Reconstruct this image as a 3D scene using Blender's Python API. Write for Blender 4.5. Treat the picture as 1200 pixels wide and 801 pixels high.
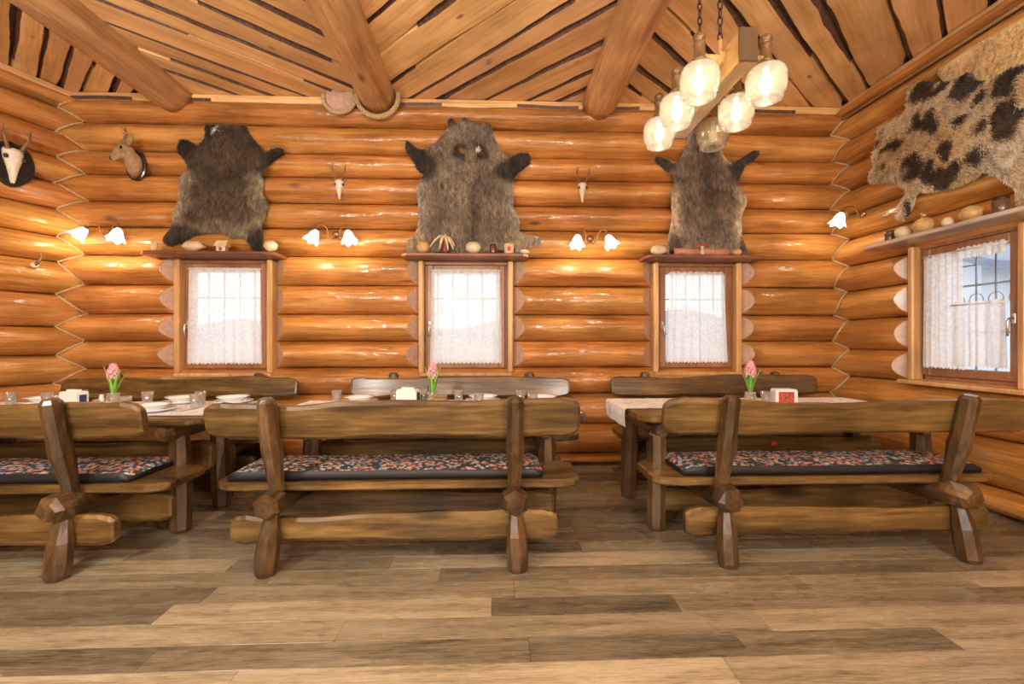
import bpy, bmesh, math, random
import numpy as np
from mathutils import Vector, Matrix, noise
from mathutils.geometry import delaunay_2d_cdt

for o in list(bpy.data.objects):
    bpy.data.objects.remove(o, do_unlink=True)
sc = bpy.context.scene
COL = sc.collection
R = math.radians
rng = random.Random(7)

# ------------------------------------------------------------------ camera
cam_d = bpy.data.cameras.new('camera')
cam_d.sensor_width = 36.0
cam_d.lens = 15.6
cam_d.clip_start = 0.05
cam = bpy.data.objects.new('camera', cam_d)
COL.objects.link(cam)
cam.location = (0, 0, 1.2)
cam.rotation_euler = (R(90), 0, R(-2.2))
sc.camera = cam
# ------------------------------------------------------------------ world: bright overcast sky
w = bpy.data.worlds.new('World'); sc.world = w; w.use_nodes = True
wn = w.node_tree
wn.nodes['Background'].inputs[0].default_value = (0.84, 0.92, 1.0, 1)
wn.nodes['Background'].inputs[1].default_value = 1.7
# ------------------------------------------------------------------ exposure
vs = sc.view_settings
vs.view_transform = 'Standard'; vs.look = 'None'; vs.gamma = 1.0
vs.use_curve_mapping = False
vs.exposure = 0.5

def area_light(name, loc, rot, sx, sy, power, col):
    d = bpy.data.lights.new(name, 'AREA'); d.shape = 'RECTANGLE'
    d.size = sx; d.size_y = sy; d.energy = power; d.color = col
    o = bpy.data.objects.new(name, d); COL.objects.link(o)
    o.location = loc; o.rotation_euler = rot
    return o
def point_light(name, loc, power, col, rad=0.05, parent=None):
    d = bpy.data.lights.new(name, 'POINT'); d.energy = power; d.color = col
    d.shadow_soft_size = rad
    o = bpy.data.objects.new(name, d); COL.objects.link(o); o.location = loc
    if parent: o.parent = parent
    return o
# daylight of the two tall windows in the rear wall (their openings are at y = -2.9)
DAY = (0.56, 0.76, 1.0)
REARWIN = [(-2.6, 1.8), (0.4, 1.8), (2.75, 1.2)]
for i, (x, ww) in enumerate(REARWIN):
    area_light('rear_window_daylight', (x, -2.92, 1.55), (R(90), 0, R(180)), ww, 1.7, 640, DAY)
# added warm fill behind the camera, standing in for unseen ceiling lamps
WARM = (1.0, 0.96, 0.90)
for x, y in ((-2.2, 0.2), (1.4, -0.9), (-1.0, -1.9)):
    point_light('room_fill_light', (x, y, 2.2), 135, WARM, 0.22)

# ================================================================== helpers
def link(o, parent=None):
    COL.objects.link(o)
    if parent is not None: o.parent = parent
    return o
def tag(o, label=None, cat=None, group=None, kind=None):
    if label: o['label'] = label
    if cat: o['category'] = cat
    if group: o['group'] = group
    if kind: o['kind'] = kind
    return o
def thing(name, label, cat, loc=(0, 0, 0), rotz=0.0, group=None, kind=None):
    o = bpy.data.objects.new(name, None)
    o.empty_display_size = 0.1
    link(o); o.location = loc; o.rotation_euler = (0, 0, rotz)
    return tag(o, label, cat, group, kind)
def mesh_data(name, V, F, mats, smooth=False, midx=None):
    me = bpy.data.meshes.new(name)
    me.from_pydata([tuple(v) for v in V], [], F)
    for m in (mats if isinstance(mats, (list, tuple)) else [mats]):
        me.materials.append(m)
    if midx is not None:
        me.polygons.foreach_set('material_index', midx)
    if smooth is True:
        me.polygons.foreach_set('use_smooth', [True] * len(F))
    elif smooth:
        me.polygons.foreach_set('use_smooth', smooth)
    me.update()
    return me
def add(name, V, F, mats, parent=None, smooth=False, midx=None, loc=(0, 0, 0)):
    o = bpy.data.objects.new(name, mesh_data(name, V, F, mats, smooth, midx))
    link(o, parent); o.location = loc
    return o
class MB:
    """collects shapes that make ONE part"""
    def __init__(s): s.V = []; s.F = []; s.S = []; s.M = []
    def put(s, V, F, smooth=False, m=0):
        n = len(s.V); s.V += [tuple(v) for v in V]
        s.F += [tuple(i + n for i in f) for f in F]
        s.S += [smooth] * len(F); s.M += [m] * len(F); return s
    def box(s, x0, x1, y0, y1, z0, z1, b=0.004, m=0):
        V, F = box_vf(x0, x1, y0, y1, z0, z1, b); return s.put(V, F, False, m)
    def tube(s, P, r, n=8, m=0, smooth=True):
        V, F = tube_vf(P, r, n); return s.put(V, F, smooth, m)
    def lathe(s, prof, n=16, c=(0, 0, 0), m=0, smooth=True):
        V, F = lathe_vf(prof, n, c); return s.put(V, F, smooth, m)
    def ball(s, c, r, n=12, m=0):
        rx, ry, rz = r if isinstance(r, (tuple, list)) else (r, r, r)
        k = n // 2
        V = [(c[0], c[1], c[2] - rz)]; F = []
        for i in range(1, k):
            t = math.pi * i / k
            for j in range(n):
                a = 2 * math.pi * j / n
                V.append((c[0] + rx * math.sin(t) * math.cos(a), c[1] + ry * math.sin(t) * math.sin(a), c[2] - rz * math.cos(t)))
        V.append((c[0], c[1], c[2] + rz)); top = len(V) - 1
        for j in range(n):
            F.append((0, 1 + (j + 1) % n, 1 + j))
            F.append((top, top - n + j, top - n + (j + 1) % n))
            for i in range(k - 2):
                a = 1 + i * n
                F.append((a + j, a + (j + 1) % n, a + n + (j + 1) % n, a + n + j))
        return s.put(V, F, True, m)
    def build(s, name, mats, parent=None, loc=(0, 0, 0), xf=None):
        V = s.V
        if xf is not None: V = [tuple(xf @ Vector(v)) for v in V]
        return add(name, V, s.F, mats, parent, s.S, s.M, loc)
def box_vf(x0, x1, y0, y1, z0, z1, b=0.004):
    b = min(b, abs(x1 - x0) * .45, abs(y1 - y0) * .45, abs(z1 - z0) * .45)
    bm = bmesh.new()
    bmesh.ops.create_cube(bm, size=1.0)
    for v in bm.verts:
        v.co = (x0 if v.co.x < 0 else x1, y0 if v.co.y < 0 else y1, z0 if v.co.z < 0 else z1)
    if b > 0.0005:
        bmesh.ops.bevel(bm, geom=list(bm.edges), offset=b, segments=1, affect='EDGES')
    bm.verts.index_update()
    V = [tuple(v.co) for v in bm.verts]; F = [tuple(v.index for v in f.verts) for f in bm.faces]
    bm.free(); return V, F
def frames(P):
    P = [Vector(p) for p in P]; out = []
    up = Vector((0, 0, 1)); prev = None
    for i in range(len(P)):
        t = (P[min(i + 1, len(P) - 1)] - P[max(i - 1, 0)]).normalized()
        if prev is None:
            u = t.cross(up)
            if u.length < 1e-3: u = t.cross(Vector((0, 1, 0)))
            u.normalize()
        else:
            u = (prev - t * prev.dot(t)).normalized()
        prev = u; out.append((P[i], u, t.cross(u)))
    return out
def tube_vf(P, r, n=8, closed_caps=True):
    fr = frames(P); V = []; F = []
    for i, (p, u, v) in enumerate(fr):
        rr = r[i] if isinstance(r, (list, tuple)) else r
        for j in range(n):
            a = 2 * math.pi * j / n
            V.append(p + u * (rr * math.cos(a)) + v * (rr * math.sin(a)))
    m = len(fr)
    for i in range(m - 1):
        for j in range(n):
            F.append((i * n + j, i * n + (j + 1) % n, (i + 1) * n + (j + 1) % n, (i + 1) * n + j))
    F.append(tuple(reversed(range(n)))); F.append(tuple(range((m - 1) * n, m * n)))
    return V, F
def lathe_vf(prof, n=16, c=(0, 0, 0)):
    V = []; F = []
    for (r, z) in prof:
        for j in range(n):
            a = 2 * math.pi * j / n
            V.append((c[0] + r * math.cos(a), c[1] + r * math.sin(a), c[2] + z))
    m = len(prof)
    for i in range(m - 1):
        for j in range(n):
            F.append((i * n + j, i * n + (j + 1) % n, (i + 1) * n + (j + 1) % n, (i + 1) * n + j))
    if prof[0][0] > 1e-4: F.append(tuple(reversed(range(n))))
    if prof[-1][0] > 1e-4: F.append(tuple(range((m - 1) * n, m * n)))
    return V, F
def nz(x, y=0.0, z=0.0): return noise.noise(Vector((x, y, z)))
def copy_tree(o, parent=None):
    c = o.copy(); COL.objects.link(c); c.parent = parent
    for ch in o.children: copy_tree(ch, c)
    return c

# ================================================================== materials
def new_mat(name):
    m = bpy.data.materials.new(name); m.use_nodes = True
    nt = m.node_tree; b = nt.nodes['Principled BSDF']
    return m, nt, b
def ramp(nt, stops):
    r = nt.nodes.new('ShaderNodeValToRGB'); e = r.color_ramp.elements
    while len(e) < len(stops): e.new(0.5)
    for k, (p, c) in enumerate(stops):
        e[k].position = p; e[k].color = (*c, 1)
    return r
def plain(name, col, rough=0.5, metal=0.0, var=0.12, scale=20, coat=0.0, bump=0.0):
    m, nt, b = new_mat(name)
    tc = nt.nodes.new('ShaderNodeTexCoord'); n = nt.nodes.new('ShaderNodeTexNoise')
    n.inputs['Scale'].default_value = scale; n.inputs['Detail'].default_value = 4
    nt.links.new(tc.outputs['Object'], n.inputs['Vector'])
    r = ramp(nt, [(0.3, tuple(c * (1 - var) for c in col)), (0.7, tuple(min(1, c * (1 + var)) for c in col))])
    nt.links.new(n.outputs['Fac'], r.inputs[0]); nt.links.new(r.outputs[0], b.inputs['Base Color'])
    b.inputs['Roughness'].default_value = rough; b.inputs['Metallic'].default_value = metal
    b.inputs['Coat Weight'].default_value = coat; b.inputs['Coat Roughness'].default_value = 0.15
    if bump:
        bp = nt.nodes.new('ShaderNodeBump'); bp.inputs['Strength'].default_value = bump
        bp.inputs['Distance'].default_value = 0.01
        nt.links.new(n.outputs['Fac'], bp.inputs['Height']); nt.links.new(bp.outputs[0], b.inputs['Normal'])
    return m
def wood(name, dark, mid, light, axis=0, grain=9.0, stretch=0.07, rough=0.35, coat=0.3, coat_rough=0.12,
         knots=0.0, randomize=0.25, bump=0.15, blotch=0.5, hue=0.004, dents=0.0):
    """long-grain wood; axis = local axis the grain runs along"""
    m, nt, b = new_mat(name); N = nt.nodes; L = nt.links
    tc = N.new('ShaderNodeTexCoord'); oi = N.new('ShaderNodeObjectInfo')
    comb = N.new('ShaderNodeCombineXYZ')
    mul = N.new('ShaderNodeMath'); mul.operation = 'MULTIPLY'; mul.inputs[1].default_value = 37.0
    L.new(oi.outputs['Random'], mul.inputs[0])
    for k in range(3): L.new(mul.outputs[0], comb.inputs[k])
    va = N.new('ShaderNodeVectorMath'); va.operation = 'ADD'
    L.new(tc.outputs['Object'], va.inputs[0]); L.new(comb.outputs[0], va.inputs[1])
    mp = N.new('ShaderNodeMapping')
    s = [1.0, 1.0, 1.0]; s[axis] = stretch
    mp.inputs['Scale'].default_value = s
    L.new(va.outputs[0], mp.inputs['Vector'])
    n1 = N.new('ShaderNodeTexNoise'); n1.inputs['Scale'].default_value = grain
    n1.inputs['Detail'].default_value = 6; n1.inputs['Roughness'].default_value = 0.6; n1.inputs['Distortion'].default_value = 0.6
    L.new(mp.outputs[0], n1.inputs['Vector'])
    n2 = N.new('ShaderNodeTexNoise'); n2.inputs['Scale'].default_value = grain * 7
    n2.inputs['Detail'].default_value = 3
    L.new(mp.outputs[0], n2.inputs['Vector'])
    mixf = N.new('ShaderNodeMath'); mixf.operation = 'MULTIPLY_ADD'
    mixf.inputs[1].default_value = 0.35
    L.new(n2.outputs['Fac'], mixf.inputs[0]); 
    sc1 = N.new('ShaderNodeMath'); sc1.operation = 'MULTIPLY'; sc1.inputs[1].default_value = 0.65
    L.new(n1.outputs['Fac'], sc1.inputs[0]); L.new(sc1.outputs[0], mixf.inputs[2])
    r = ramp(nt, [(0.38, dark), (0.5, mid), (0.62, light)])
    L.new(mixf.outputs[0], r.inputs[0])
    col = r.outputs[0]
    # large soft blotches
    n3 = N.new('ShaderNodeTexNoise'); n3.inputs['Scale'].default_value = 2.2; n3.inputs['Detail'].default_value = 2
    L.new(va.outputs[0], n3.inputs['Vector'])
    mr = N.new('ShaderNodeMapRange'); mr.inputs[1].default_value = 0.35; mr.inputs[2].default_value = 0.65
    mr.inputs[3].default_value = 1 - blotch * 0.4; mr.inputs[4].default_value = 1 + blotch * 0.3
    L.new(n3.outputs['Fac'], mr.inputs[0])
    hsv = N.new('ShaderNodeHueSaturation')
    L.new(col, hsv.inputs['Color'])
    # per-object value
    mr2 = N.new('ShaderNodeMapRange'); mr2.inputs[3].default_value = 1 - randomize; mr2.inputs[4].default_value = 1 + randomize
    L.new(oi.outputs['Random'], mr2.inputs[0])
    vm = N.new('ShaderNodeMath'); vm.operation = 'MULTIPLY'
    L.new(mr.outputs[0], vm.inputs[0]); L.new(mr2.outputs[0], vm.inputs[1]); L.new(vm.outputs[0], hsv.inputs['Value'])
    mh = N.new('ShaderNodeMath'); mh.operation = 'MULTIPLY'; mh.inputs[1].default_value = 7.13
    fr = N.new('ShaderNodeMath'); fr.operation = 'FRACT'
    L.new(oi.outputs['Random'], mh.inputs[0]); L.new(mh.outputs[0], fr.inputs[0])
    mr3 = N.new('ShaderNodeMapRange'); mr3.inputs[3].default_value = 0.5 - hue; mr3.inputs[4].default_value = 0.5 + hue
    L.new(fr.outputs[0], mr3.inputs[0]); L.new(mr3.outputs[0], hsv.inputs['Hue'])
    col = hsv.outputs[0]
    if knots > 0:
        mk = N.new('ShaderNodeMapping'); ks = [1.0, 1.0, 1.0]; ks[axis] = 0.45
        mk.inputs['Scale'].default_value = ks; L.new(va.outputs[0], mk.inputs['Vector'])
        vo = N.new('ShaderNodeTexVoronoi'); vo.inputs['Scale'].default_value = knots
        L.new(mk.outputs[0], vo.inputs['Vector'])
        rk = ramp(nt, [(0.0, (1, 1, 1)), (0.055, (0.7, 0.7, 0.7)), (0.105, (0, 0, 0))])
        L.new(vo.outputs['Distance'], rk.inputs[0])
        mx = N.new('ShaderNodeMix'); mx.data_type = 'RGBA'
        L.new(rk.outputs[0], mx.inputs[0]); L.new(col, mx.inputs[6])
        mx.inputs[7].default_value = (dark[0] * .35, dark[1] * .3, dark[2] * .3, 1)
        col = mx.outputs[2]
    L.new(col, b.inputs['Base Color'])
    b.inputs['Roughness'].default_value = rough
    b.inputs['Coat Weight'].default_value = coat; b.inputs['Coat Roughness'].default_value = coat_rough
    bp = N.new('ShaderNodeBump'); bp.inputs['Strength'].default_value = bump; bp.inputs['Distance'].default_value = 0.01
    L.new(mixf.outputs[0], bp.inputs['Height'])
    if dents:
        md = N.new('ShaderNodeMapping'); ds = [1.0, 1.0, 1.0]; ds[axis] = 0.35
        md.inputs['Scale'].default_value = ds; L.new(va.outputs[0], md.inputs['Vector'])
        nd = N.new('ShaderNodeTexNoise'); nd.inputs['Scale'].default_value = 11; nd.inputs['Detail'].default_value = 3
        L.new(md.outputs[0], nd.inputs['Vector'])
        b2 = N.new('ShaderNodeBump'); b2.inputs['Strength'].default_value = dents; b2.inputs['Distance'].default_value = 0.05
        L.new(nd.outputs['Fac'], b2.inputs['Height']); L.new(b2.outputs[0], bp.inputs['Normal'])
    L.new(bp.outputs[0], b.inputs['Normal'])
    L.new(bp.outputs[0], b.inputs['Coat Normal'])
    return m
def emis(name, col, st):
    m = bpy.data.materials.new(name); m.use_nodes = True; nt = m.node_tree
    nt.nodes.remove(nt.nodes['Principled BSDF'])
    e = nt.nodes.new('ShaderNodeEmission'); e.inputs[0].default_value = (*col, 1); e.inputs[1].default_value = st
    nt.links.new(e.outputs[0], nt.nodes['Material Output'].inputs[0]); return m
def glassy(name, col=(1, 1, 1), gloss=0.12, rough=0.02, diffuse=0.0):
    """thin clear glass: transparent + fresnel gloss (+ a little milkiness)"""
    m = bpy.data.materials.new(name); m.use_nodes = True; nt = m.node_tree; N = nt.nodes; L = nt.links
    N.remove(N['Principled BSDF'])
    t = N.new('ShaderNodeBsdfTransparent'); t.inputs[0].default_value = (*col, 1)
    g = N.new('ShaderNodeBsdfGlossy'); g.inputs['Roughness'].default_value = rough
    lw = N.new('ShaderNodeLayerWeight'); lw.inputs[0].default_value = 0.35
    mr = N.new('ShaderNodeMapRange'); mr.inputs[3].default_value = gloss * .4; mr.inputs[4].default_value = min(1, gloss * 4)
    L.new(lw.outputs['Facing'], mr.inputs[0])
    mx = N.new('ShaderNodeMixShader'); L.new(mr.outputs[0], mx.inputs[0]); L.new(t.outputs[0], mx.inputs[1]); L.new(g.outputs[0], mx.inputs[2])
    out = mx.outputs[0]
    if diffuse:
        d = N.new('ShaderNodeBsdfTranslucent'); d.inputs[0].default_value = (0.95, 0.95, 0.95, 1)
        d2 = N.new('ShaderNodeBsdfDiffuse'); d2.inputs[0].default_value = (0.9, 0.9, 0.9, 1)
        m1 = N.new('ShaderNodeMixShader'); m1.inputs[0].default_value = 0.5
        L.new(d.outputs[0], m1.inputs[1]); L.new(d2.outputs[0], m1.inputs[2])
        m2 = N.new('ShaderNodeMixShader'); m2.inputs[0].default_value = diffuse
        L.new(out, m2.inputs[1]); L.new(m1.outputs[0], m2.inputs[2]); out = m2.outputs[0]
    L.new(out, N['Material Output'].inputs[0]); return m
def lace(name, open_=0.30, col=(0.93, 0.94, 0.95)):
    m = bpy.data.materials.new(name); m.use_nodes = True; nt = m.node_tree; N = nt.nodes; L = nt.links
    N.remove(N['Principled BSDF'])
    tr = N.new('ShaderNodeBsdfTransparent')
    tl = N.new('ShaderNodeBsdfTranslucent'); tl.inputs[0].default_value = (*col, 1)
    df = N.new('ShaderNodeBsdfDiffuse'); df.inputs[0].default_value = (*col, 1)
    m1 = N.new('ShaderNodeMixShader'); m1.inputs[0].default_value = 0.55
    L.new(tl.outputs[0], m1.inputs[1]); L.new(df.outputs[0], m1.inputs[2])
    tc = N.new('ShaderNodeTexCoord'); vo = N.new('ShaderNodeTexVoronoi'); vo.inputs['Scale'].default_value = 45
    L.new(tc.outputs['Object'], vo.inputs['Vector'])
    sep = N.new('ShaderNodeSeparateXYZ'); L.new(tc.outputs['Object'], sep.inputs[0])
    # denser floral weave near the hem
    mr = N.new('ShaderNodeMapRange'); mr.inputs[1].default_value = 0.0; mr.inputs[2].default_value = 0.25
    mr.inputs[3].default_value = 0.35; mr.inputs[4].default_value = 1.0
    L.new(sep.outputs['Z'], mr.inputs[0])
    mr2 = N.new('ShaderNodeMapRange'); mr2.inputs[1].default_value = 0.1; mr2.inputs[2].default_value = 0.7
    mr2.inputs[3].default_value = 0.3 * open_; mr2.inputs[4].default_value = 1.6 * open_
    L.new(vo.outputs['Distance'], mr2.inputs[0])
    mu = N.new('ShaderNodeMath'); mu.operation = 'MULTIPLY'
    L.new(mr.outputs[0], mu.inputs[0]); L.new(mr2.outputs[0], mu.inputs[1])
    mx = N.new('ShaderNodeMixShader'); L.new(mu.outputs[0], mx.inputs[0])
    L.new(m1.outputs[0], mx.inputs[1]); L.new(tr.outputs[0], mx.inputs[2])
    L.new(mx.outputs[0], N['Material Output'].inputs[0]); return m
def vcol_mat(name, rough=0.7, spec=0.3):
    m, nt, b = new_mat(name)
    a = nt.nodes.new('ShaderNodeVertexColor'); a.layer_name = 'Col'
    nt.links.new(a.outputs[0], b.inputs['Base Color'])
    b.inputs['Roughness'].default_value = rough; b.inputs['Specular IOR Level'].default_value = spec
    return m
def floral(name, base, petals, centre, scale=26, stem=None, cov=.40):
    """printed cloth with small flowers"""
    m, nt, b = new_mat(name); N = nt.nodes; L = nt.links
    tc = N.new('ShaderNodeTexCoord'); mp = N.new('ShaderNodeMapping'); mp.inputs['Scale'].default_value = (1, 1, 0)
    L.new(tc.outputs['Object'], mp.inputs['Vector'])
    vo = N.new('ShaderNodeTexVoronoi'); vo.inputs['Scale'].default_value = scale; vo.inputs['Randomness'].default_value = 0.85
    no = N.new('ShaderNodeTexNoise'); no.inputs['Scale'].default_value = scale * 2.5
    L.new(mp.outputs[0], no.inputs['Vector'])
    va = N.new('ShaderNodeVectorMath'); va.operation = 'MULTIPLY_ADD'
    va.inputs[1].default_value = (0.02, 0.02, 0); L.new(no.outputs['Color'], va.inputs[0]); L.new(mp.outputs[0], va.inputs[2])
    L.new(va.outputs[0], vo.inputs['Vector'])
    cr = ramp(nt, [(0.0, petals[0]), (0.3, petals[1]), (0.55, petals[2]), (0.8, petals[3])]); cr.color_ramp.interpolation = 'CONSTANT'
    sp = N.new('ShaderNodeSeparateColor'); L.new(vo.outputs['Color'], sp.inputs[0]); L.new(sp.outputs[0], cr.inputs[0])
    f1 = ramp(nt, [(0.0, (1, 1, 1)), (cov, (1, 1, 1)), (cov + .06, (0, 0, 0))]); L.new(vo.outputs['Distance'], f1.inputs[0])
    f2 = ramp(nt, [(0.0, (1, 1, 1)), (0.13, (1, 1, 1)), (0.17, (0, 0, 0))]); L.new(vo.outputs['Distance'], f2.inputs[0])
    v2 = N.new('ShaderNodeTexVoronoi'); v2.inputs['Scale'].default_value = scale * 1.7; L.new(va.outputs[0], v2.inputs['Vector'])
    f3 = ramp(nt, [(0.0, (1, 1, 1)), (0.22, (1, 1, 1)), (0.28, (0, 0, 0))]); L.new(v2.outputs['Distance'], f3.inputs[0])
    def mix(f, a, bb):
        x = N.new('ShaderNodeMix'); x.data_type = 'RGBA'; L.new(f, x.inputs[0])
        for k, q in ((6, a), (7, bb)):
            if isinstance(q, tuple): x.inputs[k].default_value = (*q, 1)
            else: L.new(q, x.inputs[k])
        return x.outputs[2]
    c = mix(f3.outputs[0], base, stem or base)
    c = mix(f1.outputs[0], c, cr.outputs[0]); c = mix(f2.outputs[0], c, centre)
    L.new(c, b.inputs['Base Color']); b.inputs['Roughness'].default_value = 0.75
    return m

M = {}
M['log'] = wood('varnished_log', (0.37, 0.145, 0.033), (0.53, 0.235, 0.058), (0.66, 0.345, 0.105), axis=0, grain=9,
                stretch=0.06, rough=0.36, coat=0.5, coat_rough=0.12, knots=3.0, randomize=0.13, bump=0.10, hue=0.006, dents=0.45)
M['log_end'] = plain('log_end_grain', (0.56, 0.39, 0.30), 0.35, var=0.15, scale=30, coat=0.3)
M['beam'] = wood('ceiling_beam_wood', (0.42, 0.21, 0.08), (0.57, 0.32, 0.145), (0.70, 0.45, 0.23), axis=1, grain=8,
                 stretch=0.06, rough=0.42, coat=0.2, knots=3.0, randomize=0.08, bump=0.12, dents=0.3, hue=0.004)
M['plank'] = wood('pine_ceiling_plank', (0.60, 0.33, 0.135), (0.74, 0.45, 0.20), (0.82, 0.55, 0.28), axis=0, grain=10,
                  stretch=0.05, rough=0.5, coat=0.12, knots=5.0, randomize=0.15, bump=0.06, blotch=0.4, hue=0.006)
M['bark'] = plain('plank_bark', (0.115, 0.058, 0.045), 0.45, var=0.5, scale=40, bump=0.6)
M['wall_back'] = plain('caulk_between_logs', (0.16, 0.08, 0.03), 0.8)
M['rope'] = plain('jute_rope', (0.52, 0.38, 0.20), 0.85, var=0.25, scale=90, bump=0.4)
M['bench'] = wood('stained_rustic_wood', (0.046, 0.023, 0.006), (0.120, 0.066, 0.018), (0.215, 0.130, 0.041), axis=0, grain=7,
                  stretch=0.10, rough=0.38, coat=0.28, coat_rough=0.16, knots=1.4, randomize=0.14, bump=0.18, blotch=0.9, hue=0.004)
M['post'] = wood('hewn_dark_wood', (0.040, 0.020, 0.008), (0.088, 0.047, 0.018), (0.155, 0.090, 0.038), axis=2, grain=8,
                 stretch=0.15, rough=0.32, coat=0.45, coat_rough=0.16, randomize=0.14, bump=0.2, blotch=0.9, hue=0.004)
M['beamend'] = wood('hewn_cross_wood', (0.040, 0.020, 0.008), (0.088, 0.047, 0.018), (0.155, 0.090, 0.038), axis=1, grain=8,
                    stretch=0.15, rough=0.32, coat=0.45, coat_rough=0.16, randomize=0.14, bump=0.2, blotch=0.9, hue=0.004)
M['casing'] = wood('pine_window_casing', (0.52, 0.27, 0.09), (0.64, 0.37, 0.15), (0.72, 0.46, 0.22), axis=2, grain=10, stretch=0.06,
                   rough=0.4, coat=0.3, randomize=0.06)
M['sash'] = wood('brown_window_frame', (0.25, 0.105, 0.045), (0.33, 0.15, 0.07), (0.39, 0.19, 0.09), axis=2, grain=10, stretch=0.08,
                 rough=0.32, coat=0.35, randomize=0.06, bump=0.05)
M['shelf'] = wood('dark_shelf_board', (0.16, 0.055, 0.028), (0.24, 0.09, 0.05), (0.32, 0.13, 0.075), axis=0, grain=8, stretch=0.08,
                  rough=0.4, coat=0.12, randomize=0.08, bump=0.05)
M['glareshelf'] = wood('glare_paled_shelf_board', (0.38, 0.31, 0.27), (0.48, 0.41, 0.37), (0.56, 0.50, 0.46), axis=0, grain=8, stretch=0.08, rough=0.22, coat=0.5, bump=0.05)  # whitish reflection on the side shelf painted into its base colour
M['glass'] = glassy('window_glass', gloss=0.08)
M['tumbler'] = glassy('tumbler_glass', (0.93, 0.95, 0.96), gloss=0.35, diffuse=0.14)
M['lace'] = lace('lace_curtain_cloth', 0.15, (0.95, 0.955, 0.96))
M['rod'] = plain('white_curtain_rod', (0.8, 0.8, 0.8), 0.4)
M['handle'] = plain('brushed_handle', (0.72, 0.70, 0.68), 0.3, metal=0.8)
M['bars'] = plain('painted_iron_bars', (0.30, 0.33, 0.38), 0.5)
M['fur'] = vcol_mat('fur', 0.55, 0.35)
M['hide'] = vcol_mat('hide_skin', 0.8, 0.2)
M['bone'] = plain('bone', (0.78, 0.72, 0.60), 0.5, scale=40)
M['horn'] = plain('horn', (0.22, 0.14, 0.08), 0.5, var=0.4, scale=40)
M['shield'] = plain('black_shield', (0.018, 0.016, 0.018), 0.25, coat=0.4)
M['deer'] = plain('deer_coat', (0.36, 0.23, 0.12), 0.8, var=0.3, scale=30, bump=0.3)
M['deer_dark'] = plain('deer_muzzle', (0.05, 0.035, 0.03), 0.4)
M['eye'] = plain('glass_eye', (0.01, 0.008, 0.006), 0.08)
M['brass'] = plain('aged_brass', (0.42, 0.22, 0.09), 0.35, metal=0.85)
M['flower_glass'] = emis('lit_frosted_glass', (1.0, 0.94, 0.84), 1.5)
M['bulb'] = emis('lit_bulb', (1.0, 0.90, 0.70), 12.0)
M['bulb_off'] = plain('unlit_bulb', (0.8, 0.8, 0.76), 0.2)
M['jar'] = glassy('crackled_lamp_glass', (0.98, 0.95, 0.86), gloss=0.22, rough=0.12, diffuse=0.12)
_nt = M['jar'].node_tree
_tc = _nt.nodes.new('ShaderNodeTexCoord'); _vo = _nt.nodes.new('ShaderNodeTexVoronoi'); _vo.feature = 'DISTANCE_TO_EDGE'; _vo.inputs['Scale'].default_value = 130
_nt.links.new(_tc.outputs['Object'], _vo.inputs['Vector'])
_mr = _nt.nodes.new('ShaderNodeMapRange'); _mr.inputs[2].default_value = 0.12; _mr.inputs[3].default_value = 0.30; _mr.inputs[4].default_value = 0.10
_nt.links.new(_vo.outputs['Distance'], _mr.inputs[0])
_last = [n for n in _nt.nodes if n.type == 'OUTPUT_MATERIAL'][0].inputs[0].links[0].from_node
_nt.links.new(_mr.outputs[0], _last.inputs[0])
M['turned'] = wood('turned_light_oak', (0.42, 0.24, 0.08), (0.54, 0.33, 0.12), (0.62, 0.40, 0.17), axis=2, grain=12, stretch=0.1, rough=0.35, coat=0.3, randomize=0.05)
M['turned_y'] = wood('light_oak_beam', (0.46, 0.27, 0.09), (0.58, 0.36, 0.14), (0.66, 0.43, 0.19), axis=1, grain=12, stretch=0.1, rough=0.35, coat=0.3, randomize=0.05)
M['socket'] = wood('turned_brown_oak', (0.12, 0.066, 0.024), (0.18, 0.10, 0.038), (0.24, 0.14, 0.058), axis=2, grain=12, stretch=0.1, rough=0.3, coat=0.4, randomize=0.05)
M['endcap'] = plain('dark_end_block', (0.10, 0.06, 0.03), 0.4, scale=40, coat=0.3)
M['iron'] = plain('dark_iron', (0.06, 0.05, 0.045), 0.45, metal=0.7)
M['china'] = plain('white_china', (0.86, 0.86, 0.86), 0.15, var=0.02, coat=0.5)
M['whitebox'] = plain('white_plastic', (0.84, 0.83, 0.82), 0.35, var=0.03)
M['paper'] = plain('paper_napkin', (0.88, 0.86, 0.84), 0.9, var=0.03)
M['leaf'] = plain('hyacinth_leaf', (0.20, 0.46, 0.06), 0.45, var=0.25, scale=25)
M['petal'] = plain('hyacinth_petal', (0.86, 0.42, 0.48), 0.6, var=0.2, scale=60)
M['water'] = glassy('vase_glass', (0.92, 0.95, 0.93), gloss=0.25, diffuse=0.18)
M['oil'] = plain('dark_bottle', (0.05, 0.04, 0.03), 0.15, coat=0.5)
M['oak_box'] = plain('little_wood_box', (0.30, 0.18, 0.08), 0.5, scale=40)
M['picture'] = plain('printed_card', (0.42, 0.10, 0.05), 0.6, var=0.6, scale=45)
M['navy'] = plain('dark_blue_print', (0.03, 0.05, 0.16), 0.5)
M['red'] = plain('red_paint', (0.6, 0.04, 0.03), 0.5)
M['gourd'] = plain('dried_gourd', (0.62, 0.40, 0.16), 0.5, var=0.25, scale=14, coat=0.2)
M['gourd_pale'] = plain('pale_gourd', (0.74, 0.64, 0.44), 0.5, var=0.2, scale=14, coat=0.2)
M['husk'] = plain('corn_husk', (0.76, 0.60, 0.36), 0.7, var=0.2, scale=20)
M['corn'] = plain('dark_red_corn', (0.24, 0.06, 0.05), 0.4, var=0.5, scale=60, bump=0.5)
M['jarred'] = plain('jar_of_preserves', (0.14, 0.05, 0.04), 0.12, var=0.5, scale=30, coat=0.8)
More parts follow.
